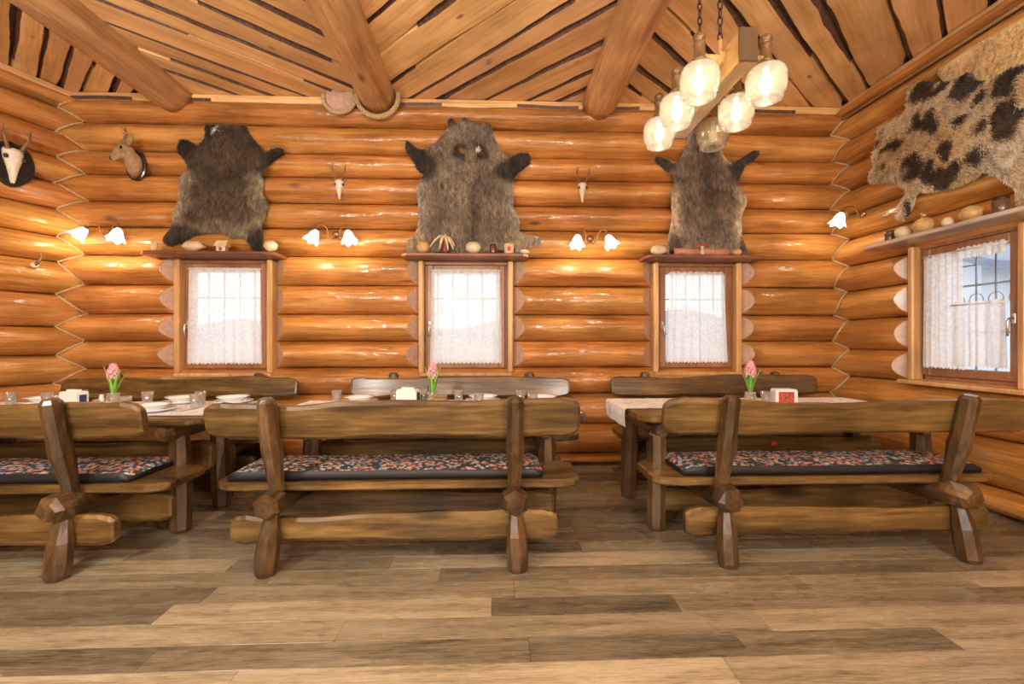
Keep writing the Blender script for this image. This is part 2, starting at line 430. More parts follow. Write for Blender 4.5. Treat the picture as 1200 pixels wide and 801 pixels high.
M['stone'] = plain('pale_stone', (0.66, 0.52, 0.34), 0.8, var=0.2, scale=16)
M['pinkwood'] = plain('reddish_log_slice', (0.48, 0.22, 0.16), 0.6, var=0.3, scale=25)
M['brownjar'] = plain('brown_pottery', (0.12, 0.06, 0.03), 0.3, var=0.4, coat=0.5)
M['cushion'] = floral('floral_cushion_print', (0.030, 0.050, 0.065), [(0.75, 0.42, 0.18), (0.66, 0.18, 0.18), (0.62, 0.64, 0.68), (0.22, 0.40, 0.60)],
                      (0.88, 0.78, 0.50), 38, (0.12, 0.26, 0.18), .47)
M['black'] = plain('black_cushion_side', (0.010, 0.011, 0.014), 0.5)
M['runner'] = floral('white_floral_runner', (0.86, 0.85, 0.86), [(0.88, 0.88, 0.89), (0.78, 0.56, 0.62), (0.56, 0.63, 0.78), (0.88, 0.88, 0.89)],
                     (0.90, 0.88, 0.88), 20, (0.86, 0.87, 0.90))
M['plaster'] = plain('rendered_house_wall', (0.62, 0.64, 0.68), 0.8, var=0.05)
M['roof'] = plain('grey_roof', (0.20, 0.23, 0.28), 0.7)
M['snow'] = plain('pale_yard', (0.62, 0.63, 0.64), 0.9, var=0.06, scale=2)
M['hill'] = plain('hazy_hill', (0.28, 0.33, 0.36), 0.9, var=0.1, scale=1)

def floor_mat():
    m, nt, b = new_mat('oak_floor_plank'); N = nt.nodes; L = nt.links
    tc = N.new('ShaderNodeTexCoord'); oi = N.new('ShaderNodeObjectInfo')
    mul = N.new('ShaderNodeMath'); mul.operation = 'MULTIPLY'; mul.inputs[1].default_value = 91.0
    L.new(oi.outputs['Random'], mul.inputs[0])
    comb = N.new('ShaderNodeCombineXYZ')
    for k in range(3): L.new(mul.outputs[0], comb.inputs[k])
    va = N.new('ShaderNodeVectorMath'); va.operation = 'ADD'; L.new(tc.outputs['Object'], va.inputs[0]); L.new(comb.outputs[0], va.inputs[1])
    mp = N.new('ShaderNodeMapping'); mp.inputs['Scale'].default_value = (0.09, 1, 1); L.new(va.outputs[0], mp.inputs['Vector'])
    n1 = N.new('ShaderNodeTexNoise'); n1.inputs['Scale'].default_value = 16; n1.inputs['Detail'].default_value = 8
    n1.inputs['Roughness'].default_value = 0.65; n1.inputs['Distortion'].default_value = 0.4
    L.new(mp.outputs[0], n1.inputs['Vector'])
    n2 = N.new('ShaderNodeTexNoise'); n2.inputs['Scale'].default_value = 140; n2.inputs['Detail'].default_value = 3
    L.new(mp.outputs[0], n2.inputs['Vector'])
    ad = N.new('ShaderNodeMath'); ad.operation = 'MULTIPLY_ADD'; ad.inputs[1].default_value = 0.4
    s1 = N.new('ShaderNodeMath'); s1.operation = 'MULTIPLY'; s1.inputs[1].default_value = 0.6
    L.new(n1.outputs['Fac'], s1.inputs[0]); L.new(n2.outputs['Fac'], ad.inputs[0]); L.new(s1.outputs[0], ad.inputs[2])
    ra = ramp(nt, [(0.37, (0.060, 0.047, 0.031)), (0.5, (0.150, 0.121, 0.077)), (0.64, (0.245, 0.208, 0.148))])
    rb = ramp(nt, [(0.37, (0.24, 0.192, 0.125)), (0.5, (0.44, 0.36, 0.23)), (0.64, (0.57, 0.49, 0.35))])
    L.new(ad.outputs[0], ra.inputs[0]); L.new(ad.outputs[0], rb.inputs[0])
    mx = N.new('ShaderNodeMix'); mx.data_type = 'RGBA'
    pw = N.new('ShaderNodeMath'); pw.operation = 'POWER'; pw.inputs[1].default_value = 1.7
    L.new(oi.outputs['Random'], pw.inputs[0]); L.new(pw.outputs[0], mx.inputs[0])
    L.new(ra.outputs[0], mx.inputs[6]); L.new(rb.outputs[0], mx.inputs[7])
    L.new(mx.outputs[2], b.inputs['Base Color'])
    n4 = N.new('ShaderNodeTexNoise'); n4.inputs['Scale'].default_value = 3.0
    L.new(tc.outputs['Object'], n4.inputs['Vector'])
    mr = N.new('ShaderNodeMapRange'); mr.inputs[3].default_value = 0.18; mr.inputs[4].default_value = 0.36
    L.new(n4.outputs['Fac'], mr.inputs[0]); L.new(mr.outputs[0], b.inputs['Roughness'])
    bp = N.new('ShaderNodeBump'); bp.inputs['Strength'].default_value = 0.12; bp.inputs['Distance'].default_value = 0.005
    L.new(ad.outputs[0], bp.inputs['Height']); L.new(bp.outputs[0], b.inputs['Normal'])
    return m
M['floor'] = floor_mat()

# ================================================================== the room
YB = 4.40          # plane of the joints of the back wall
XR = 3.54          # right wall
XL, AL = -4.03, R(21)   # left wall starts at (XL, YB) and splays outwards by AL
ZC = 3.55          # ceiling
YR = -3.0          # rear wall
BULGE = 0.135

# ---- floor
fl = add('floor', *box_vf(-7.6, 4.0, YR - .3, YB + .5, -0.12, -0.013, 0), M['floor']); tag(fl, kind='structure')
PW = 0.142
pl_mesh = {}
def plank_mesh(Ln):
    k = round(Ln, 2)
    if k not in pl_mesh:
        V, F = box_vf(-k / 2 + .0006, k / 2 - .0006, -PW / 2 + .0006, PW / 2 - .0006, -0.013, 0.0, 0.0006)
        pl_mesh[k] = mesh_data('plank', V, F, M['floor'])
    return pl_mesh[k]
y = 0.95; row = 0
frng = random.Random(3)
while y < YB + 0.05:
    x = -1.35 * y - 1.2 - frng.random() * 1.2; x = max(x, -5.4); xmax = min(1.35 * y + 0.8, 3.6)
    while x < xmax:
        Ln = frng.choice((0.85, 1.2, 1.45, 1.8))
        if x + Ln > 3.68: Ln = max(0.3, round(3.68 - x, 2))
        o = bpy.data.objects.new('plank', plank_mesh(Ln)); link(o, fl)
        o.location = (x + Ln / 2, y + PW / 2, 0); x += Ln
    y += PW; row += 1

# ---- logs
def log_profile(t, z0, z1, B):
    """t in [-1,1] -> (depth, z)"""
    zc, h = (z0 + z1) / 2, (z1 - z0) / 2
    return B * (1 - t * t) ** 0.78, zc + h * t
def make_log(parent, x0, x1, z0, z1, seed, cut0=False, cut1=False, B=BULGE, step=0.11, mat='log'):
    """half log against a wall; local x along the wall, local -y into the room, z up"""
    n = 15
    ts = [math.sin(math.pi / 2 * (-1 + 2 * j / (n - 1))) for j in range(n)]
    m = max(4, int((x1 - x0) / step)); xs = [x0 + (x1 - x0) * i / m for i in range(m + 1)]
    V = []; F = []; mi = []
    for i, x in enumerate(xs):
        e = min(1, min(x - x0, x1 - x) / 0.25)
        for t in ts:
            d, z = log_profile(t, z0, z1, B)
            k = 1 + 0.10 * nz(x * 1.1, seed * 7.3) * (0.4 + .6 * e) + 0.11 * nz(x * 3.1, t * 1.6, seed * 3.1)
            z += (1 - t * t) * 0.012 * nz(x * 1.5, seed * 5.7)
            d *= k
            xx = x
            if cut0 and i == 0: xx = x + 0.85 * d
            if cut1 and i == m: xx = x - 0.85 * d
            if cut0 and i == 1: xx = x + max(0, 0.85 * d - (x - x0)) + .004
            if cut1 and i == m - 1: xx = x - max(0, 0.85 * d - (x1 - x)) - .004
            V.append((xx, -d, z))
    for i in range(m):
        for j in range(n - 1):
            a = i * n + j
            F.append((a, a + n, a + n + 1, a + 1)); mi.append(0)
    F.append(tuple(range(n))); mi.append(1)
    F.append(tuple(reversed(range(m * n, m * n + n)))); mi.append(1)
    for i in range(m):
        F.append((i * n, i * n + n - 1, (i + 1) * n + n - 1, (i + 1) * n)); mi.append(0)
    sm = [q == 0 for q in mi]
    o = add('log', V, F, [M[mat], M['log_end']], parent, sm, mi)
    return o

ZB = [0, .10, .39, .69, .95, 1.21, 1.47, 1.75, 2.03, 2.30, 2.545, 2.80, 3.02, 3.29, 3.50]
ZR = [0, .18, .52, .865, 1.13, 1.42, 1.70, 1.95, 2.215, 2.46, 2.70, 2.95, 3.20, 3.42, 3.53]
ZL = [0, .24, .54, .82, 1.08, 1.34, 1.64, 1.94, 2.18, 2.43, 2.67, 2.91, 3.15, 3.38, 3.53]
WINS = [(-3.02, -2.11), (-0.735, 0.175), (1.555, 2.435)]     # outer edges of the casings
WZ0, WZ1 = 0.90, 1.985
def wall_panel(name, spans, z1, openings, thick=0.22, off=0.0):
    """solid panel with rectangular openings: local x along, +y outward"""
    mb = MB(); x0, x1 = spans; ops = sorted(openings); cur = x0
    for (a, b, za, zb) in ops:
        mb.box(cur, a, off, thick, 0, z1, 0); mb.box(a, b, off, thick, 0, za, 0); mb.box(a, b, off, thick, zb, z1, 0); cur = b
    mb.box(cur, x1, off, thick, 0, z1, 0)
    o = mb.build(name, M['wall_back']); tag(o, kind='structure'); return o
wb = wall_panel('wall_back', (XL - .25, XR + .25), ZC + .02, [(a, b, WZ0, WZ1) for a, b in WINS]); wb.location = (0, YB, 0)
sd = 1
for k in range(len(ZB) - 1):
    z0, z1 = ZB[k], ZB[k + 1]
    if z0 >= 0.94 and z1 <= 2.04:
        segs = [(XL - .06, WINS[0][0] + .005, 0, 1), (WINS[0][1] - .005, WINS[1][0] + .005, 1, 1), (WINS[1][1] - .005, WINS[2][0] + .005, 1, 1), (WINS[2][1] - .005, XR + .06, 1, 0)]
    else: segs = [(XL - .06, XR + .06, 0, 0)]
    for (a, b, c0, c1) in segs:
        sd += 1; make_log(wb, a, b, z0, z1, sd, c0, c1)
# right wall: local x runs towards the camera (world -y), local +y = world +x
RW = (3.56 + .0, 2.735)        # casing edges in world y
wr = wall_panel('wall_right', (-0.25, YB - YR + .2), ZC + .02, [(YB - RW[0], YB - RW[1], .885, 1.985)])
wr.location = (XR, YB, 0); wr.rotation_euler = (0, 0, R(-90))
for k in range(len(ZR) - 1):
    z0, z1 = ZR[k], ZR[k + 1]
    if z0 >= .86 and z1 <= 1.98: segs = [(-.06, YB - RW[0] + .005, 0, 1), (YB - RW[1] - .005, YB - YR, 1, 0)]
    else: segs = [(-.06, YB - YR, 0, 0)]
    for (a, b, c0, c1) in segs:
        sd += 1; make_log(wr, a, b, z0, z1, sd, c0, c1)
# left wall: local x towards the corner
LLEN = 8.2
wl = wall_panel('wall_left', (-LLEN, 0.2), ZC + .02, [])
wl.location = (XL, YB, 0); wl.rotation_euler = (0, 0, R(90) - AL)
for k in range(len(ZL) - 1):
    sd += 1; make_log(wl, -3.2, 0.06, ZL[k], ZL[k + 1], sd)
# rear wall with its window openings (behind the camera)
wre = wall_panel('wall_rear', (-4.0, 7.6), ZC + .02, [(-x - ww / 2, -x + ww / 2, .7, 2.4) for x, ww in REARWIN])
wre.data.materials[0] = M['log']
wre.location = (0, YR, 0); wre.rotation_euler = (0, 0, R(180))

# ---- corner ropes: follow the log outlines in both corners
def depth_at(z, ZS, B=BULGE):
    for k in range(len(ZS) - 1):
        if ZS[k] <= z <= ZS[k + 1]:
            t = 2 * (z - ZS[k]) / (ZS[k + 1] - ZS[k]) - 1
            return B * max(0, 1 - t * t) ** 0.78
    return 0.0
def rope_vf(P, r, twist=60.0, strands=3, n=7):
    """twisted rope: strands wound round a path"""
    fr = frames(P); mb = MB(); acc = [0.0]
    for i in range(1, len(fr)): acc.append(acc[-1] + (fr[i][0] - fr[i - 1][0]).length)
    for k in range(strands):
        Q = []
        for i, (p, u, v) in enumerate(fr):
            a = acc[i] * twist + 2 * math.pi * k / strands
            Q.append(p + (u * math.cos(a) + v * math.sin(a)) * r * 0.52)
        mb.tube(Q, r * 0.56, n)
    return mb
def densify(P, step):
    out = []
    for a, b in zip(P[:-1], P[1:]):
        a, b = Vector(a), Vector(b); k = max(1, int((b - a).length / step))
        out += [a.lerp(b, i / k) for i in range(k)]
    return out + [Vector(P[-1])]
Pr = []; Pl = []
z = 0.02
while z < 3.43:
    Pr.append((XR - depth_at(z, ZR) - .008, YB - depth_at(z, ZB) - .008, z))
    dl, db = depth_at(z, ZL), depth_at(z, ZB)
    yy = YB - db - .008
    # left wall face: line through (XL,YB)+dl*normal, direction (-sin,-cos)
    nx, ny = math.cos(AL), -math.sin(AL)
    bx, by = XL + nx * (dl + .006), YB + ny * (dl + .006)
    tpar = (yy - by) / (-math.cos(AL)); Pl.append((bx - math.sin(AL) * tpar, yy, z))
    z += 0.025
V, F = tube_vf(Pr, 0.0095, 7); tag(add('corner_rope', V, F, M['rope'], None, True), 'pale rope zigzagging down the corner between back wall and window wall', 'rope')
V, F = tube_vf(Pl, 0.0095, 7); tag(add('corner_rope', V, F, M['rope'], None, True), 'pale rope zigzagging down the corner beside the deer head', 'rope')
tag(MB().tube([(XR - .098, YB - .10, 3.402), (XR - .098, 1.5, 3.402), (XR - .098, -2.9, 3.402)], 0.013, 8).build('joint_rope', M['rope']),
    'straight pale rope along the top log joint above the spotted pelt', 'rope')

# ---- trim boards under the ceiling
def wavy_trim(name, x0, x1, loc, rotz):
    V = []; F = []; n = int((x1 - x0) / .12)
    for i in range(n + 1):
        x = x0 + (x1 - x0) * i / n
        zz = 0.0 + .012 * nz(x * 2.3, loc[0])
        for (dy, z) in ((-.03, ZC - .008), (-.045, ZC - .05 + zz), (-.03, ZC - .075 + zz), (.06, ZC - .075 + zz), (.06, ZC - .008)):
            V.append((x, dy, z))
    mi = []
    for i in range(n):
        for j in range(5):
            a, b = i * 5 + j, i * 5 + (j + 1) % 5
            F.append((a, b, b + 5, a + 5))
            mi.append(1 if (j == 1 and nz(i * .17, loc[0] * 3, 5) > 0.05) else 0)
    F.append((4, 3, 2, 1, 0)); F.append(tuple(range(n * 5, n * 5 + 5))); mi += [0, 0]
    o = add(name, V, F, [M['plank'], M['bark']], None, False, mi); o.location = loc; o.rotation_euler = (0, 0, rotz)
    return tag(o, kind='structure')
wavy_trim('trim_1', XL - .1, XR + .05, (0, YB - .06, 0), 0)
wavy_trim('trim_2', -.05, 7.2, (XR - .06, YB, 0), R(-90))
wavy_trim('trim_3', -3.2, .05, (XL + .055, YB - .02, 0), R(90) - AL)

# ---- ceiling: herringbone of live-edge planks between the beams
cl = add('ceiling', *box_vf(-7.6, 4.0, YR - .3, YB + .4, ZC + .05, ZC + .16, 0), M['bark']); tag(cl, kind='structure')
BEAMX = [-3.02, -1.10, 1.01]
def ceil_plank(c0, wdt, ang, xa, xb, ya, yb, seed):
    """plank whose centre line is at signed offset c0; direction at angle ang from +y towards +x"""
    d = Vector((math.sin(ang), math.cos(ang))); nrm = Vector((math.cos(ang), -math.sin(ang)))
    def rangefor(off):
        o = nrm * off
        lo, hi = -1e9, 1e9
        for (ov, dv, a, b) in ((o.x, d.x, xa, xb), (o.y, d.y, ya, yb)):
            t0, t1 = (a - ov) / dv, (b - ov) / dv
            lo = max(lo, min(t0, t1)); hi = min(hi, max(t0, t1))
        return lo, hi
    eL, eR = c0 - wdt / 2, c0 + wdt / 2
    rL, rR = rangefor(eL), rangefor(eR)
    if rL[1] - rL[0] < .02 and rR[1] - rR[0] < .02: return None
    if rL[1] < rL[0]: rL = ((rL[0] + rL[1]) / 2,) * 2
    if rR[1] < rR[0]: rR = ((rR[0] + rR[1]) / 2,) * 2
    Lm = max(rL[1] - rL[0], rR[1] - rR[0]); n = max(3, int(Lm / .07))
    mid = (rL[0] + rL[1] + rR[0] + rR[1]) / 4
    V = []; F = []; mi = []
    zt, zb = 0.045, 0.0
    dz = rng.uniform(-.006, .006)
    bL, bR = [], []
    for i in range(n + 1):
        f = i / n
        sl = rL[0] + (rL[1] - rL[0]) * f; sr = rR[0] + (rR[1] - rR[0]) * f
        bl = max(0, .034 * (nz(sl * .75, seed * 3.3, 1) + .36)) * 1.1; br = max(0, .036 * (nz(sr * .75, seed * 3.3, 9) + .30)) * 1.1
        wl_ = .006 + bl * (1 + .5 * nz(sl * 5, seed)) + .004 * nz(sl * 9, seed); wr_ = .006 + br * (1 + .5 * nz(sr * 5, seed, 4)) + .004 * nz(sr * 9, seed, 4)
        bL.append(bl > .006); bR.append(br > .006)
        ov = .004
        wl_ += .010 * (nz(sl * 2.2, seed, 2) + .3); wr_ += .010 * (nz(sr * 2.2, seed, 6) + .3); wl_ = max(.003, wl_); wr_ = max(.003, wr_)
        # local frame: x along the plank, y across
        V += [(sl - mid, eL - c0 - ov, zt + dz), (sl - mid, eL - c0 + wl_, zb + dz), (sr - mid, eR - c0 - wr_, zb + dz), (sr - mid, eR - c0 + ov, zt + dz)]
    for i in range(n):
        a = i * 4
        for j in range(4):
            b = (j + 1) % 4
            F.append((a + j, a + 4 + j, a + 4 + b, a + b))
            mi.append(1 if (j == 0 and bL[i]) or (j == 2 and bR[i]) else 0)
    F.append((0, 1, 2, 3)); F.append((n * 4 + 3, n * 4 + 2, n * 4 + 1, n * 4)); mi += [0, 0]
    o = add('plank', V, F, [M['plank'], M['bark']], cl, False, mi)
    p = d * mid + nrm * c0
    # local x -> d, local y -> nrm : d x nrm = -z, so mirror by building with a matrix
    o.matrix_local = Matrix(((d.x, nrm.x, 0, p.x), (d.y, nrm.y, 0, p.y), (0, 0, 1, ZC), (0, 0, 0, 1)))
    return o
secs = [(-6.9, BEAMX[0], -48), (BEAMX[0], BEAMX[1], 48), (BEAMX[1], BEAMX[2], -47), (BEAMX[2], XR + .1, 50)]
for si, (xa, xb, an) in enumerate(secs):
    a_ = R(an); ya, yb = YR - .1, YB + .12
    nrm = Vector((math.cos(a_), -math.sin(a_)))
    offs = [nrm.dot(Vector(p)) for p in ((xa, ya), (xa, yb), (xb, ya), (xb, yb))]
    c = min(offs); hi = max(offs); q = 0
    while c < hi:
        wd = rng.uniform(.14, .22) if si == 0 else rng.uniform(.19, .31); q += 1
        ceil_plank(c + wd / 2, wd, a_, xa, xb, ya, yb, si * 50 + q); c += wd
# ---- beams
def round_beam(x, seed, r=0.165, zc=3.515, y1=YB - .02):
    P = []; rr = []; n = 44; y0 = YR
    for i in range(n + 1):
        y = y1 + (y0 - y1) * i / n
        P.append((x + .01 * nz(y * .6, seed), y, zc + .008 * nz(y * .9, seed, 3)))
        rr.append(r * (1 + .03 * nz(y * 1.4, seed, 8)))
    rr[0] *= .96
    V, F = tube_vf(P, rr, 22)
    o = add('ceiling_beam', V, F, M['beam'], None, True); return o
for bx_, sdd, lb, yend in ((BEAMX[0], 1, 'round log ceiling beam meeting the wall between deer head and nearest dark hide', YB - .05),
                     (BEAMX[1], 2, 'round log ceiling beam with a rope loop under its end', YB - .12),
                     (BEAMX[2], 3, 'round log ceiling beam ending above the wall beside the hanging lamp', YB - .10)):
    tag(round_beam(bx_, sdd, y1=yend), lb, 'beam')
# sawn log stub next to the roped beam
V, F = tube_vf([(-1.46, YB - .17, 3.50), (-1.46, YB + .1, 3.50)], .13, 20)
stub = tag(add('log_stub', V, F, M['log_end'], None, False), 'sawn log stub end poking out beside the roped ceiling beam', 'log end')
def loop(cx, zc, r, y, a0, a1, n=60):
    return [(cx + r * math.cos(a0 + (a1 - a0) * i / n), y, zc + r * math.sin(a0 + (a1 - a0) * i / n)) for i in range(n + 1)]
tag(rope_vf(loop(-1.46, 3.50, .148, YB - .18, R(175), R(365), 90), .022, 70).build('rope_loop', M['rope']), 'thick rope slung under the sawn log stub', 'rope')
mbr = rope_vf(loop(BEAMX[1], 3.505, .192, YB - .19, R(172), R(372), 110), .024, 70)
tag(mbr.build('rope_loop', M['rope']), 'thick twisted rope slung under the end of the ceiling beam', 'rope')

# ---- windows
def make_window(idx, w_, h_, loc, rotz, handle_side, cur):
    """origin: bottom centre of the casing at the wall joint plane; +y outwards"""
    win = thing('window_%d' % idx, None, None, loc, rotz, None, 'structure')
    cw = .052
    for s in (-1, 1):
        x0, x1 = sorted((s * w_ / 2, s * (w_ / 2 - cw)))
        MB().box(x0, x1, -.12, .16, 0, h_, .012).build('casing', M['casing'], win)
    ex = .05 if idx == 4 else -.01
    MB().box(-w_ / 2 - ex, w_ / 2 + ex, -.165 if idx == 4 else -.13, -.02, -.028, .004, .006).box(-w_ / 2 + .04, w_ / 2 - .04, -.03, .2, -.028, .012, .004).build('sill', M['casing'], win)
    MB().box(-w_ / 2 + .04, w_ / 2 - .04, -.06, .2, h_ - .035, h_, .004).build('head_board', M['sash'], win)
    a, b = w_ / 2 - cw - .002, h_ - .037
    fs = .055       # outer fixed frame
    for s in (-1, 1):
        x0, x1 = sorted((s * a, s * (a - .022)))
        MB().box(x0, x1, -.035, .12, .012, b, .004).build('frame_stile', M['sash'], win)
    MB().box(-a, a, -.035, .12, .012, .045, .004).build('frame_rail', M['sash'], win)
    sx = a - .022
    sash = thing('sash', None, None); sash.parent = win
    for s in (-1, 1):
        x0, x1 = sorted((s * sx, s * (sx - .062)))
        MB().box(x0, x1, -.062, .03, .045, b, .007).build('stile', M['sash'], sash)
    MB().box(-sx + .062, sx - .062, -.06, .03, .045, .112, .007).build('rail', M['sash'], sash)
    MB().box(-sx + .062, sx - .062, -.06, .03, b - .075, b, .007).build('rail', M['sash'], sash)
    MB().box(-sx + .06, sx - .06, -.004, .004, .11, b - .073, 0).build('pane', M['glass'], sash)
    hx = handle_side * (sx - .026); hz = h_ * .43
    mb = MB().box(hx - .011, hx + .011, -.075, -.06, hz - .035, hz + .035, .004)
    mb.tube([(hx, -.07, hz), (hx, -.105, hz), (hx, -.115, hz - .02), (hx, -.118, hz - .12)], [.008, .008, .009, .007], 8)
    mb.build('handle', M['handle'], sash)
    # outside grille
    g = MB()
    for k in range(5):
        x = -sx + (k + .5) * 2 * sx / 5; g.tube([(x, .17, 0), (x, .17, h_)], .007, 6)
    for k in (1, 2): g.tube([(-a, .17, h_ * k / 3 + .02), (a, .17, h_ * k / 3 + .02)], .009, 6)
    for k in range(5):
        x = -sx + (k + .5) * 2 * sx / 5
        g.tube([(x + .05 * math.cos(t * .35), .17, h_ * .58 + .05 * math.sin(t * .35)) for t in range(19)], .004, 5)
    g.build('iron_grille', M['bars'], win)
    return win
def make_curtain(loc, rotz, xs0, xs1, ztop, zbot, label, fold=0.010, top_gap=0.0, seed=1, slant=(0, 0)):
    """lace curtain hung on a thin rod in front of the pane"""
    c = thing('lace_curtain', label, 'curtain', loc, rotz, None)
    nx, nzv = 150, 26
    V = []; F = []; Wd = xs1 - xs0; H = ztop - zbot
    for j in range(nzv + 1):
        f = j / nzv
        for i in range(nx + 1):
            u = i / nx
            spread = 1 - f
            x = xs0 + Wd * u + (slant[0] * (1 - u) + slant[1] * u) * spread
            x += .004 * nz(u * 6, f * 2, seed)
            scal = abs(math.sin(u * math.pi * 18)) * .016
            z = zbot + H * f
            if j == 0: z -= scal - .004
            if j == nzv: z += abs(math.sin(u * math.pi * 9)) * .012 if top_gap else 0
            yv = fold * math.sin(u * 46 + 2.0 * nz(u * 3, 0, seed)) * (.55 + .45 * spread) + .012 * nz(u * 9, f * .6, seed)
            V.append((x, yv, z - zbot))
    for j in range(nzv):
        for i in range(nx):
            a = j * (nx + 1) + i; F.append((a, a + 1, a + nx + 2, a + nx + 1))
    cl_ = add('cloth', V, F, M['lace'], c, True); cl_.location = (0, 0, zbot)
    MB().tube([(xs0 - .015, 0, ztop - .012), (xs1 + .015, 0, ztop - .012)], .005, 8).build('rod', M['rod'], c)
    return c
def live_board(L, D, T, seed, end=.5, namp=.018):
    """board lying flat with chamfered wavy edges, grain along x; centred, bottom at z=0"""
    return None
names = ['left', 'centre', 'right']
for i, (a, b) in enumerate(WINS):
    loc = ((a + b) / 2, YB - .0, WZ0)
    make_window(i + 1, b - a, WZ1 - WZ0, loc, 0, -1, None)
cl_lab = ['white lace curtain in the window below the darkest long-legged hide', 'white lace curtain in the window below the hide with eye patches',
          'white lace curtain hanging askew in the window below the hide behind the lamp']
for i, (a, b) in enumerate(WINS):
    w2 = (b - a) / 2
    if i < 2: args = (-w2 + .125, w2 - .125, 1.005, .10)
    else: args = (-w2 + .165, w2 - .165, .985, .105)
    sl = [(-.015, .015), (-.015, .02), (-.035, .04)][i]
    make_curtain(((a + b) / 2, YB - .085, WZ0), 0, *args, cl_lab[i], .008, i == 2, i + 1, sl)
rc = (RW[0] + RW[1]) / 2; rw_ = RW[0] - RW[1]
make_window(4, rw_, 1.10, (XR, rc, .885), R(-90), 1, None)
make_curtain((XR - .085, rc, .885), R(-90), -rw_ / 2 + .115, -rw_ / 2 + .40, 1.0, .12, 'gathered half of the lace curtain in the window under the spotted pelt', .011, False, 9, (-.01, .02))
make_curtain((XR - .108, rc, .885), R(-90), -rw_ / 2 + .36, rw_ / 2 - .12, .60, .145, 'short cafe lace curtain over the lower pane under the spotted pelt', .002, True, 11, (0, .01))
make_curtain((XR - .108, rc, .885), R(-90), -rw_ / 2 + .38, rw_ / 2 - .12, 1.0, .93, 'narrow lace valance at the top of the window under the spotted pelt', .003, True, 12, (0, 0))

# ---- shelves over the windows
def shelf(label, x0, x1, loc, rotz, z, depth=.235, mat='shelf', seed=0):
    L = x1 - x0; n = 24; V = []; F = []
    for i in range(n + 1):
        x = x0 + L * i / n; f = i / n
        e = min(f, 1 - f)
        fr = -depth + .012 * nz(x * 4, seed) + (.05 * max(0, 1 - e / .06) ** 2)
        for (y, zz) in ((.07, 0), (fr + .008, 0), (fr, .006), (fr, .026), (fr + .008, .032), (.07, .032)):
            V.append((x, y, z + zz + .004 * nz(x * 1.5, seed + 3)))
    for i in range(n):
        for j in range(6):
            a, b = i * 6 + j, i * 6 + (j + 1) % 6
            F.append((a, a + 6, b + 6, b))
    F.append(tuple(range(6))); F.append(tuple(reversed(range(n * 6, n * 6 + 6))))
    o = add('wall_shelf', V, F, M[mat]); o.location = loc; o.rotation_euler = (0, 0, rotz)
    return tag(o, label, 'shelf')
SHZ = 1.985
shelf('dark wooden shelf over the window below the darkest hide', -3.19, -1.99, (0, YB - .09, 0), 0, SHZ, seed=1)
shelf('dark wooden shelf over the window with corn husk and melon on it', -.86, .31, (0, YB - .09, 0), 0, SHZ, seed=2)
shelf('dark wooden shelf over the window with the small log slices on it', 1.42, 2.57, (0, YB - .09, 0), 0, SHZ, seed=3)
shelf('long glossy shelf on the side wall carrying gourds', YB - 3.80, YB - 2.3, (XR - .10, YB, 0), R(-90), SHZ + .015, mat='glareshelf', seed=4)

# ---- outside
tag(add('ground', *box_vf(-30, 40, YR - 20, 60, -.7, -.6, 0), M['snow']), kind='structure')
hs = thing('neighbour_house', 'pale rendered house with overhanging grey roof beyond the side window', 'house', (0, 0, 0))
MB().box(8.8, 14, 7.7, 12, -.6, 2.62, 0).build('wall', M['plaster'], hs)
V = [(8.3, 7.05, 2.40), (8.3, 10.3, 3.88), (14.5, 10.3, 3.88), (14.5, 7.05, 2.40)]
V += [(a, b, c + .16) for a, b, c in V]
add('roof', V, [(0, 1, 2, 3), (7, 6, 5, 4), (0, 4, 5, 1), (1, 5, 6, 2), (2, 6, 7, 3), (3, 7, 4, 0)], M['roof'], hs)
add('gable', [(8.8, 7.7, 2.6), (8.8, 12, 2.6), (8.8, 10.3, 3.86), (8.9, 7.7, 2.6), (8.9, 12, 2.6), (8.9, 10.3, 3.86)], [(0, 2, 1), (3, 4, 5), (0, 3, 5, 2), (2, 5, 4, 1), (1, 4, 3, 0)], M['plaster'], hs)
hill = MB()
hv = []; hf = []
for i in range(41):
    x = -30 + i * 1.8; hh = 3.2 + 2.2 * nz(i * .21, 4.2)
    hv += [(x, 40, -.6), (x, 40 + 2, hh), (x, 50, -.6)]
for i in range(40):
    a = i * 3; hf += [(a, a + 3, a + 4, a + 1), (a + 1, a + 4, a + 5, a + 2)]
tag(add('hill', hv, hf, M['hill'], None, True), kind='structure')

